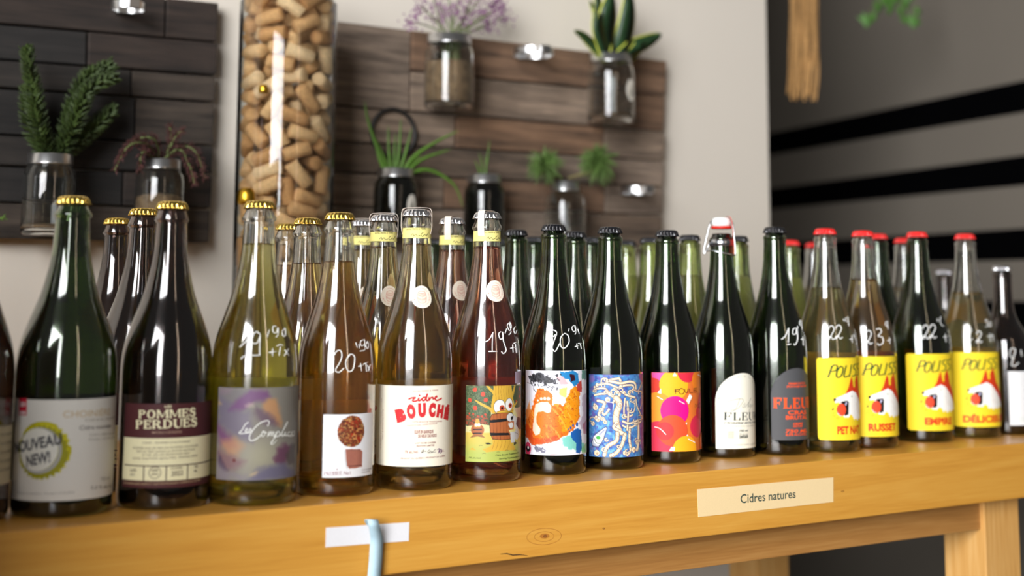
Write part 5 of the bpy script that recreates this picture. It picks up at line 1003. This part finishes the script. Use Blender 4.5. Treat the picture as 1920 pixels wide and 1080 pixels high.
while z < VH+.012 and cnt < 460:
    got = 0
    for t in range(240):
        if cr.random() < .72:        # against the glass
            ph = cr.random()*2*PI; rr = RI-.0108-cr.random()*.003; el = cr.normal(0, .55); tt = np.array([-math.sin(ph), math.cos(ph), 0]); a = tt*math.cos(el)+np.array([0, 0, 1])*math.sin(el); rr = rr-.020**2*math.cos(el)**2/(2*RI)-.001
            c = np.array([rr*math.cos(ph), rr*math.sin(ph), z+cr.random()*.012])
        else:
            ph = cr.random()*2*PI; rr = cr.random()*RI*.62; c = np.array([rr*math.cos(ph), rr*math.sin(ph), z+cr.random()*.012]); a = cr.normal(size=3)*np.array([1, 1, .6]); a /= np.linalg.norm(a)
        S = sgood(c, a, .0196)
        if S is None: continue
        placed = np.vstack([placed, S]); corks.append((c, a)); cnt += 1; got += 1
        if cnt >= 460: break
    z += .0085
seen = []
base_w = ['low in', 'in the lower half of', 'in the upper half of', 'near the top of']
corks.sort(key=lambda q: -q[0][2]); low = corks[290:]; corks = corks[:290]; print('CORKS', len(corks), len(low))
if low:
    bm = bmesh.new()
    for c, a in low:
        tmp = cork_me.copy(); tmp.transform(Matrix.Translation(Vector(c)) @ Vector(a).to_track_quat('Z', 'Y').to_matrix().to_4x4()); bm.from_mesh(tmp); bpy.data.meshes.remove(tmp)
    lo = from_bm('cork_fill', bm, ck[0]); lo.location = (vc[0], VY, TZ); tag(lo, 'wine corks filling the foot of the tall glass vase', 'corks', kind='stuff')
for i, (c, a) in enumerate(corks):
    o = bpy.data.objects.new('wine_cork', cms[int(cr.integers(0, 4))]); COL.objects.link(o); o.location = (vc[0]+c[0], VY+c[1], TZ+c[2]); o.rotation_euler = Vector(a).to_track_quat('Z', 'Y').to_euler()
    tag(o, 'wine cork lying among the others in the tall glass vase', 'cork', 'wine corks in the tall glass vase')
for px, py, nm in ((462, 367, 'gold foil bottle stopper pressed against the vase glass above the petal-label bottle'), (494, 166, 'small gold foil cap among the corks left of the vase highlight')):
    q = on_y(px, py, VY-VR+.018); me = lathe_me('foil_cap', [(0, .012), (.009, .011), (.013, .005), (.0135, -.008), (.012, -.013), (0, -.013)], 28); me.materials.append(gold_m); o = link('foil_cap', me); o.location = q; o.scale = (.95,)*3 if py > 300 else (.5,)*3; tag(o, nm, 'foil cap')

# ------------------------------------------------------------------ reclaimed wood boards with planks
def old_wood(i, c):
    nm = 'old_wood_%d' % i
    m = bpy.data.materials.new(nm); m.use_nodes = True; nt = m.node_tree; N = nt.nodes.new; L = nt.links.new; b = nt.nodes['Principled BSDF']
    tc = N('ShaderNodeTexCoord'); mp = N('ShaderNodeMapping'); mp.inputs['Scale'].default_value = (3, 6, 40); mp.inputs['Location'].default_value = (i*3.1, 0, i*1.7); L(tc.outputs['Object'], mp.inputs['Vector'])
    n = N('ShaderNodeTexNoise'); n.inputs['Scale'].default_value = 2.2; n.inputs['Detail'].default_value = 7; n.inputs['Roughness'].default_value = .65; L(mp.outputs[0], n.inputs['Vector'])
    n2 = N('ShaderNodeTexNoise'); n2.inputs['Scale'].default_value = 9; L(tc.outputs['Object'], n2.inputs['Vector'])
    r = N('ShaderNodeValToRGB'); e = r.color_ramp.elements; cc = lin(c); e[0].position = .32; e[0].color = (*[x*.35 for x in cc], 1); e[1].position = .72; e[1].color = (*[min(1, x*1.5) for x in cc], 1); L(n.outputs['Fac'], r.inputs['Fac'])
    mx = N('ShaderNodeMix'); mx.data_type = 'RGBA'; mx.blend_type = 'MULTIPLY'; mx.inputs['Factor'].default_value = .6; L(r.outputs['Color'], mx.inputs[6])
    r2 = N('ShaderNodeValToRGB'); r2.color_ramp.elements[0].position = .3; r2.color_ramp.elements[0].color = (.45, .42, .40, 1); r2.color_ramp.elements[1].position = .65; L(n2.outputs['Fac'], r2.inputs['Fac']); L(r2.outputs['Color'], mx.inputs[7]); L(mx.outputs[2], b.inputs['Base Color'])
    bp = N('ShaderNodeBump'); bp.inputs['Strength'].default_value = .5; bp.inputs['Distance'].default_value = .003; L(n.outputs['Fac'], bp.inputs['Height']); L(bp.outputs[0], b.inputs['Normal']); b.inputs['Roughness'].default_value = .85; return m
OW = [old_wood(i, c) for i, c in enumerate(((124, 108, 94), (114, 88, 68), (100, 84, 70), (128, 110, 94), (118, 90, 68), (90, 76, 66)))]
DW = [old_wood(10+i, c) for i, c in enumerate(((38, 33, 29), (46, 36, 30), (31, 28, 26), (62, 53, 45)))]
BY = YW-.030
def board(label, tl, tr, br, bl, cols, mats, seed):
    """corners in photo pixels on the front face; cols: (u0,u1,[v joints],[material ids])"""
    C4 = [on_y(*q, BY) for q in (tl, tr, br, bl)]; rnd = random.Random(seed)
    base = C4[3]; root = thing('reclaimed_board', (base[0], YW, base[2]), label, 'board'); O = np.array([base[0], YW, base[2]])
    def P(u, v): return (C4[0]*(1-u)+C4[1]*u)*(1-v)+(C4[3]*(1-u)+C4[2]*u)*v
    # battens behind
    for u in (.12, .85):
        a = P(u, .04)-O; c = P(u, .96)-O; box('batten', min(a[0], c[0])-.02, max(a[0], c[0])+.02, -.012, -.0005, c[2], a[2], mats[0], root)
    for u0, u1, js, ms in cols:
        for k in range(len(js)-1):
            g = .0016; a0 = P(u0, js[k]); a1 = P(u1, js[k]); c1 = P(u1, js[k+1]); c0 = P(u0, js[k+1]); d = rnd.uniform(-.002, .0025); V = []
            jx = rnd.uniform(-.001, .001)
            for yy in (BY-d, YW-.012):
                for q, sx, sz in ((a0, 1, -1), (a1, -1, -1), (c1, -1, 1), (c0, 1, 1)): V.append((q[0]+sx*g*.7-O[0]+jx*(q is a1), yy-O[1], q[2]+sz*g-O[2]))
            bm = bmesh.new(); vv = [bm.verts.new(v) for v in V]
            for f in ((0, 1, 2, 3), (7, 6, 5, 4), (0, 4, 5, 1), (1, 5, 6, 2), (2, 6, 7, 3), (3, 7, 4, 0)): bm.faces.new([vv[i] for i in f])
            bmesh.ops.bevel(bm, geom=bm.edges[:], offset=.0015, segments=1, affect='EDGES'); bmesh.ops.recalc_face_normals(bm, faces=bm.faces[:]); from_bm('plank', bm, mats[ms[k]], root)
    return root
board('grey-brown reclaimed plank board hung on the wall right of the cork vase', (632, 38), (1251, 113), (1240, 473), (627, 470),
      [(0, .20, [0, .375], [0]), (.20, 1, [0, .19], [1]), (.20, .74, [.19, .375], [3]), (.74, 1, [.19, .375], [1]), (0, .33, [.375, .53], [3]), (.33, .79, [.375, .53], [4]), (.79, 1, [.375, .53], [3]), (0, .56, [.53, .665], [2]), (.56, 1, [.53, .665], [0]), (0, .30, [.665, .81], [3]), (.30, .80, [.665, .81], [1]), (.80, 1, [.665, .81], [0]), (0, .70, [.81, 1], [0]), (.70, 1, [.81, 1], [2])], OW, 3)
board('dark brown reclaimed plank board on the wall at the left', (-130, -50), (412, 4), (393, 457), (-130, 446),
      [(0, .80, [0, .17], [1]), (.80, 1, [0, .17], [1]), (0, .52, [.17, .31], [2]), (.52, 1, [.17, .31], [1]), (0, .68, [.31, .42], [0]), (.68, 1, [.31, .42], [3]), (0, .70, [.42, .60], [2]), (.70, 1, [.42, .60], [3]), (0, .40, [.60, .72], [0]), (.40, 1, [.60, .72], [0]), (0, .66, [.72, .86], [2]), (.66, 1, [.72, .86], [1]), (0, 1, [.86, 1], [3])], DW, 4)

# ------------------------------------------------------------------ hose clamps, mason jars and plants
steel = mat('zinc_band', (205, 205, 205), .28, 1); jar_g = glass('jar_glass', (.93, .96, .95), 1.45); jar_d = glass('dark_jar_glass', (.42, .45, .42), 1.45)
soil = mat('dark_potting_soil', (30, 24, 20), .95, noise=.5, nscale=120, bump=.6); peb = mat('pale_pebbles', (120, 96, 70), .8, noise=.4, nscale=90, bump=.6)
def jar(px, ytop, w_lid, hh, label, fill=None, group=None, dark=False, wb=1.17, dy=.052, lab=False):
    q = on_y(px, ytop, BY-dy); d = abs((RW.T@(q-CAM))[2]); r = w_lid*d/F/2; R = r*wb; H = hh*d/F
    root = thing('mason_jar', (q[0], q[1], q[2]-H), label, 'jar', group)
    prof = [(0, .003), (R*.7, .002), (R*.9, 0), (R*.985, .004), (R, .010), (R, H*.72), (R*.97, H*.79), (r*1.0, H*.87), (r*.97, H*.90), (r*.97, H), (r*.90, H), (r*.90, H*.89), (R*.93, H*.78), (R*.955, H*.7), (R*.955, .012), (R*.9, .007), (0, .008)]
    me = lathe_me('glass_jar', prof, 48); me.materials.append(jar_d if dark else jar_g); link('glass_jar', me, root)
    lid = [(r*.80, H+.0012), (r*.98, H+.0012), (r*1.03, H), (r*1.03, H*.895), (r*1.06, H*.885), (r*1.04, H*.88), (r*.99, H*.885), (r*.99, H-.001), (r*.80, H-.001)]
    me = lathe_me('lid_band', lid, 60, teeth=lambda a, i: 1); me.materials.append(steel); link('lid_band', me, root)
    if fill:
        fh = H*fill[1]; me = lathe_me('planting_mix', [(0, .0095), (R*.9, .0095), (R*.945, .013), (R*.945, min(fh, H*.70)), (R*.6, fh+.004), (0, fh+.006)], 36); me.materials.append(fill[0]); link('planting_mix', me, root)
    # strap fixing the jar to the board
    zc = H*.80; mbx = MB(); P_ = [(R*1.03*math.cos(a), R*1.03*math.sin(a)) for a in np.linspace(0, 2*PI, 33)[:-1]]; n = len(P_); V, Fc = [], []
    for k in (1, 1.02):
        for z_ in (zc-.005, zc+.005):
            for x_, y_ in P_: V.append((x_*k, y_*k, z_))
    v_, f_ = [], []; bmv = [(-.004, R, zc-.004), (.004, R, zc-.004), (.004, R, zc+.004), (-.004, R, zc+.004), (-.004, BY-q[1], zc-.004), (.004, BY-q[1], zc-.004), (.004, BY-q[1], zc+.004), (-.004, BY-q[1], zc+.004)]
    mbx.add(bmv, [(0, 1, 2, 3), (4, 7, 6, 5), (0, 4, 5, 1), (1, 5, 6, 2), (2, 6, 7, 3), (3, 7, 4, 0)]); mbx.build('wall_bracket', steel, root, False)
    if lab:
        sh_ = [(math.cos(t), math.sin(t)) for t in np.linspace(0, 2*PI, 25)[:-1]]; V = [(R*1.005*math.cos(-PI/2+.35+x_*.28), R*1.005*math.sin(-PI/2+.35+x_*.28), H*.46+z_*H*.16) for x_, z_ in sh_]; V += [(a*1.01, b_*1.01, c_) for a, b_, c_ in V]
        n = 24; from_data('paper_tag', V, [tuple(range(n)), tuple(range(n, 2*n))]+[(i, (i+1) % n, n+(i+1) % n, n+i) for i in range(n)], paper((214, 208, 196)), root)
    return dict(p=np.array([q[0], q[1], q[2]]), r=r, R=R, H=H, d=d)
GJ = None
j1 = jar(843, 68, 80, 138, 'clear mason jar of pebbles holding the purple flowers', (peb, .62))
j2 = jar(1145, 104, 75, 128, 'clear mason jar holding the snake plant, top right of the board', (peb, .10), lab=True)
j3 = jar(742, 318, 66, 126, 'dark glass mason jar holding long grass blades', (soil, .8), dark=True, lab=True, wb=1.25)
j4 = jar(908, 329, 62, 126, 'dark glass mason jar with a small sprig, beside the grass jar', (soil, .8), dark=True, wb=1.25)
j5 = jar(1059, 342, 52, 140, 'clear empty-looking mason jar between the two spiky air plants', None, wb=1.5)
j6 = jar(95, 291, 80, 150, 'clear mason jar on the dark board holding thick green sprigs', (peb, .08), wb=1.2)
j7 = jar(301, 301, 72, 140, 'clear mason jar on the dark board holding reddish trailing fronds', (peb, .5), wb=1.25)
def clamp_ring(px, py, wpx, label, tilt=.42):
    q = on_y(px, py, BY-.042); d = abs((RW.T@(q-CAM))[2]); R = wpx*d/F/2; root = thing('empty_hose_clamp', tuple(q), label, 'hose clamp', None); n = 40; V, Fc = [], []
    for k in (1, .975):
        for z_ in (-.0055, .0055):
            for i in range(n): a = 2*PI*i/n; V.append((R*k*math.cos(a), R*k*math.sin(a), z_))
    for i in range(n): j = (i+1) % n; Fc += [(i, j, n+j, n+i), (2*n+i, 3*n+i, 3*n+j, 2*n+j), (i, 2*n+i, 2*n+j, j), (n+i, n+j, 3*n+j, 3*n+i)]
    from_data('steel_band', V, Fc, steel, root); box('screw_housing', -.009, .009, -R-.006, -R+.002, -.007, .007, steel, root, .001)
    box('fixing_plate', -.006, .006, R*.95, BY-q[1]+.0005, -.005, .005, steel, root)
clamp_ring(1000, 98, 76, 'empty steel hose clamp between the two upper jars'); clamp_ring(1195, 357, 62, 'empty steel hose clamp low at the right end of the board'); clamp_ring(240, 12, 62, 'empty steel hose clamp on the dark board, cut by the top of the photo')
# black ring leaning on the planks
q = on_y(738, 250, BY-.006); mb = MB(); mb.tube([(.040*math.cos(a), 0, .040*math.sin(a)) for a in np.linspace(0, 2*PI, 41)[:-1]], .0035, 8, True); o = mb.build('black_ring', mat('black_iron', (30, 28, 26), .5)); o.location = q; tag(o, 'black iron ring on the planks behind the grass blades', 'ring')

def leaf_strip(P, w, up=(0, -1, 0), thick=.0006, fold=.15):
    """a tapering blade along P; w(t) half width"""
    P = [np.array(p, float) for p in P]; n = len(P); V, Fc = [], []
    for i, p in enumerate(P):
        t = P[min(i+1, n-1)]-P[max(i-1, 0)]; t /= np.linalg.norm(t)+1e-9; s = np.cross(t, np.array(up)); s /= np.linalg.norm(s)+1e-9; nn = np.cross(s, t); h = w(i/(n-1))
        V += [p-s*h+nn*h*fold, p, p+s*h+nn*h*fold, p-nn*thick]
    for i in range(n-1):
        a = 4*i; Fc += [(a, a+1, a+5, a+4), (a+1, a+2, a+6, a+5), (a+3, a, a+4, a+7), (a+2, a+3, a+7, a+6)]
    return V, Fc
def pxp(px, py, base, dy=0.0): return on_y(px, py, base[1]+dy)
def rel(P, o): return [np.array(p)-np.array(o) for p in P]
g_leaf = mat('grass_blade_green', (84, 122, 40), .5, noise=.2, nscale=40); 
def blades(name, label, j, paths, wid, m, cat='plant', part='blade', sm=5):
    base = j['p']; root = thing(name, tuple(base-np.array([0, 0, j['H']*.3])), label, cat); O = np.array(root.location)
    for i, L in enumerate(paths):
        pts = [pxp(x, y, base, (dd[0] if dd else 0)) for x, y, *dd in L]; pts[0] = pts[0]*np.array([1, 1, 1]); pts = catmull(pts, sm)
        V, Fc = leaf_strip(rel(pts, O), lambda t: wid*max(.06, (1-t)**.6)*(.6+.4*min(1, t*4))); from_data(part, V, Fc, m, root, True)
    return root
blades('grass_plant', 'long green grass blades growing from the left dark jar', j3, [[(738, 335), (730, 290), (728, 235)], [(742, 335), (748, 290), (752, 222)], [(732, 335), (712, 290), (690, 225), (684, 190)], [(735, 335), (722, 300), (700, 250)], [(746, 335), (760, 290), (772, 240)], [(750, 335), (775, 295), (820, 265), (860, 245)], [(752, 335), (790, 300), (845, 280)], [(752, 335), (800, 318), (850, 345), (868, 388)], [(745, 335), (740, 300), (742, 250)], [(738, 335), (716, 310), (705, 280)], [(750, 335), (768, 310), (790, 290)]], .0042, g_leaf)
blades('small_sprig', 'short green sprig standing in the second dark jar', j4, [[(906, 345), (904, 310), (898, 285)], [(908, 345), (914, 300), (918, 262)], [(910, 345), (912, 315), (910, 290)], [(905, 345), (898, 318), (890, 300)]], .0026, g_leaf)
# snake plant: dark green leaves with yellow margins
sd, sy = mat('snake_leaf_dark', (34, 62, 34), .45, noise=.35, nscale=60), mat('snake_leaf_margin', (186, 190, 70), .5, noise=.1)
root = thing('snake_plant', tuple(j2['p']-np.array([0, 0, j2['H']*.6])), 'snake plant with dark green leaves edged in yellow', 'plant'); O = np.array(root.location)
for L, w in (([(1140, 112), (1130, 70), (1138, 20), (1148, -12)], .0150), ([(1150, 112), (1165, 70), (1175, 20), (1178, -25)], .0135), ([(1138, 115), (1118, 60), (1120, 15), (1116, -30)], .0080), ([(1152, 115), (1180, 92), (1215, 76), (1240, 64)], .0100), ([(1135, 115), (1112, 88), (1092, 68), (1076, 58)], .0068), ([(1155, 115), (1185, 100), (1200, 80), (1212, 72)], .0080), ([(1132, 112), (1120, 40), (1105, 0)], .0060)):
    pts = catmull([pxp(x, y, j2['p'], -.01 if y > 60 else -.02) for x, y in L], 6); wf = lambda t, w=w: w*1.45*(math.sin(PI*min(1, .18+t*.82))**.75+.04)
    V, Fc = leaf_strip(rel(pts, O), wf, fold=.25); lf = from_data('leaf', V, Fc, sy, root, True)
    V, Fc = leaf_strip(rel([p+np.array([0, -.0009, 0]) for p in pts], O), lambda t, w=w: wf(t)*.82, fold=.25); from_data('leaf_centre', V, Fc, sd, lf, True)
# spiky air plants
def air_plant(px, py, rp, label, n=170, seed=1):
    c = pxp(px, py, j5['p'], -.01); d = abs((RW.T@(c-CAM))[2]); R = rp*d/F; rnd = np.random.default_rng(seed); mb = MB()
    for i in range(n):
        v = rnd.normal(size=3); v /= np.linalg.norm(v); L = R*rnd.uniform(.75, 1.05); e = v*L+np.array([0, 0, -.15*L]); m_ = v*L*.55+np.array([0, 0, .04*L]); V, Fc = leaf_strip([v*R*.05, m_, e], lambda t: .0022*(1-t)+.0003, up=tuple(rnd.normal(size=3))); mb.add(V, Fc)
    root = thing('air_plant', tuple(c), label, 'plant'); o = mb.build('spikes', mat('air_plant_green', (94, 122, 58), .6, noise=.2), root); o['kind'] = 'stuff'
    mb = MB(); mb.tube([(0, 0, 0), (.0, .01, -R*.4), tuple((j5['p']-c)*.9+np.array([0, 0, .004]))], .0022, 6); mb.build('stem', mat('dry_stem', (110, 100, 60), .8), root)
air_plant(1022, 306, 40, 'spiky round air plant left of the clear jar', seed=2); air_plant(1122, 302, 44, 'larger spiky round air plant right of the clear jar', 200, seed=4)
# purple flowers
root = thing('dried_flowers', tuple(j1['p']-np.array([0, 0, j1['H']*.4])), 'bunch of small purple flowers on thin stems in the upper jar', 'flowers'); O = np.array(root.location); rnd = np.random.default_rng(8); fm = MB(); base = j1['p']
stem_m = mat('flower_stem', (96, 110, 60), .7); fl = [(775, 42), (790, 12), (808, -20), (825, 10), (840, -25), (862, -10), (880, 15), (905, 30), (925, 20), (945, 32), (915, 50), (890, -15), (850, 20), (930, 0), (870, 40), (820, 35), (905, -10), (940, 12)]
for i, (x, y) in enumerate(fl):
    tip = pxp(x, y, base, rnd.uniform(-.03, .02)); b_ = base+np.array([rnd.uniform(-.4, .4)*j1['r'], rnd.uniform(-.3, .3)*j1['r'], -.01]); mid_ = (b_+tip)/2+np.array([(tip-b_)[0]*.1, 0, .008]); P_ = catmull([b_+np.array([0, 0, -j1['H']*.3]), b_, mid_, tip], 4)
    s_ = MB(); s_.tube(rel(P_, O), .0011, 5); s_.build('stem', stem_m, root)
    for k in range(46):
        c = tip+rnd.normal(size=3)*np.array([.0085, .008, .008]); r_ = rnd.uniform(.0014, .0028); V = [tuple(c+r_*np.array(v)-O) for v in ((1, 0, 0), (-1, 0, 0), (0, 1, 0), (0, -1, 0), (0, 0, 1), (0, 0, -1))]; fm.add(V, [(0, 2, 4), (2, 1, 4), (1, 3, 4), (3, 0, 4), (2, 0, 5), (1, 2, 5), (3, 1, 5), (0, 3, 5)])
o = fm.build('blossoms', mat('purple_blossom', (128, 82, 122), .8, noise=.35, nscale=60), root, False); o['kind'] = 'stuff'
# green sprigs and reddish fronds
def sprig(name, label, j, paths, m, ll, rad, dens, sm=8):
    base = j['p']; root = thing(name, tuple(base-np.array([0, 0, j['H']*.4])), label, 'plant'); O = np.array(root.location); rnd = np.random.default_rng(len(paths)); 
    for L in paths:
        P_ = catmull([pxp(x, y, base, dy) for x, y, dy in L], sm); s_ = MB(); s_.tube(rel(P_, O), .0022, 5, taper=lambda t: 1-.5*t); st_ = s_.build('stem', stem_m, root); mb = MB()
        for i in range(len(P_)-1):
            t = P_[i+1]-P_[i]; ln = np.linalg.norm(t); t /= ln
            for k in range(max(1, int(ln*dens))):
                c = P_[i]+t*ln*rnd.random(); v = rnd.normal(size=3); v -= v.dot(t)*t; v /= np.linalg.norm(v); f = rad*(.7+.3*math.sin(PI*min(1, .15+i/len(P_)))); e = c+v*f+t*ll*.6; V, Fc = leaf_strip(rel([c, (c+e)/2+v*f*.15, e], O), lambda q: (.0042 if rad > .01 else .0013)*math.sin(PI*min(.97, .15+q*.85)), up=tuple(t+v*.3)); mb.add(V, Fc)
        o = mb.build('foliage', m, st_); o['kind'] = 'stuff'
    return root
sprig('green_sprigs', 'thick upright green sprigs on the dark board at the left', j6, [[(98, 300, 0), (75, 240, -.01), (62, 170, -.01), (50, 95, -.01)], [(110, 300, 0), (140, 230, -.02), (165, 170, -.02), (212, 145, -.02)], [(105, 300, 0), (150, 262, .01), (185, 230, .01), (212, 208, .01)], [(92, 300, 0), (60, 240, .01), (50, 170, .01)], [(112, 300, 0), (130, 220, 0), (160, 150, 0), (208, 122, 0)]], mat('sprig_green', (50, 66, 22), .6, noise=.35, nscale=30), .017, .0155, 2600)
sprig('red_fronds', 'reddish brown fronds trailing from a jar on the dark board', j7, [[(300, 305, 0), (275, 270, -.02), (240, 275, -.03), (215, 320, -.03)], [(300, 305, 0), (290, 262, -.02), (255, 262, -.02), (228, 290, -.02)], [(305, 305, 0), (330, 255, -.02), (345, 245, -.02)], [(305, 305, 0), (345, 275, -.02), (370, 290, -.03), (385, 335, -.03)], [(300, 305, 0), (335, 280, -.03), (355, 310, -.04), (365, 345, -.04)], [(298, 305, 0), (268, 285, -.03), (262, 320, -.03)], [(305, 305, 0), (320, 262, 0), (318, 235, 0)]], mat('frond_red', (84, 46, 42), .7, noise=.3, nscale=30), .010, .0085, 1500)
# small green tip at the far left edge
sprig('small_green_tip', 'tiny green leaf tip at the left edge of the photo', dict(p=pxp(-20, 410, j6['p']), H=.05), [[(-30, 425, 0), (-12, 412, 0), (6, 408, 0)]], mat('sprig_green_bright', (84, 120, 30), .6, noise=.3), .010, .006, 1200)

# ------------------------------------------------------------------ macrame tassel and hanging ivy, further back
D2 = 3.0
def at_d(px, py, d): r = ray(px, py); return CAM+r*(d/abs((RW.T@r)[2]))
mac_m = mat('jute_cord', (166, 126, 76), .9, noise=.3, nscale=200, bump=.5); top = at_d(1507, -60, D2); root = thing('macrame_tassel', tuple(top), 'beige macrame cord tassel hanging in front of the dark grey wall', 'tassel'); O = top; rnd = random.Random(3)
for i in range(16):
    u = (i+.5)/16; x0 = 1482+u*52; k = (u-.5); pts = [at_d(x0+rnd.uniform(-2, 2), -60, D2+.012*math.sin(i*2.1)), at_d(x0+rnd.uniform(-1.5, 1.5), 20, D2+.012*math.cos(i*1.7)), at_d(1480+u*56+rnd.uniform(-2, 2), 90, D2+.012*math.sin(i*1.3)), at_d(1478+u*56+rnd.uniform(-2, 2), 140, D2+.01*math.sin(i)), at_d(1474+u*58+rnd.uniform(-4, 4), 180+rnd.uniform(-4, 10), D2+.012*math.sin(i*2.7))]
    mb = MB(); P_ = rel(catmull(pts, 6), O); mb.tube(P_, .0029, 6); mb.build('cord', mac_m, root)
top = at_d(1690, -90, D2+.3); root = thing('hanging_ivy', tuple(top), 'sprays of green ivy leaves hanging at the top right', 'plant'); O = top; iv = mat('ivy_green', (70, 112, 44), .5, noise=.3, nscale=30)
mb = MB(); rnd = random.Random(9)
LV = [(1626, 36, 13), (1648, 12, 12), (1662, -4, 15), (1680, -8, 16), (1700, 6, 14), (1715, 38, 13), (1698, 34, 11), (1672, 10, 13), (1690, 20, 11), (1705, -12, 15), (1650, -20, 15), (1668, 20, 9), (1640, 30, 8), (1722, 20, 9)]
for x, y, s_ in LV:
    P_ = rel(catmull([at_d(1690, -90, D2+.3), at_d((x+1690)/2+rnd.uniform(-10, 10), (y-90)/2, D2+.3), at_d(x, y-s_*.4, D2+.28)], 5), O); mb = MB(); mb.tube(P_, .0010, 4); mb.build('stem', stem_m, root)
    c = at_d(x, y, D2+.28)-O; k = 1.35*s_*(D2+.28)/F; a0 = rnd.uniform(-.6, .6); sh_ = [(0, .3), (.5, .75), (.45, .2), (1.0, .1), (.5, -.35), (0, -1.0), (-.5, -.35), (-1.0, .1), (-.45, .2), (-.5, .75)]
    ty = rnd.uniform(-.5, .5); V = [tuple(c+k*np.array([X_*math.cos(a0)-Z_*math.sin(a0), ty*X_+.25*abs(X_), X_*math.sin(a0)+Z_*math.cos(a0)])) for X_, Z_ in sh_]+[tuple(c+np.array([0, -.002, 0]))]
    from_data('leaf', V, [(i, (i+1) % 10, 10) for i in range(10)], iv, root)
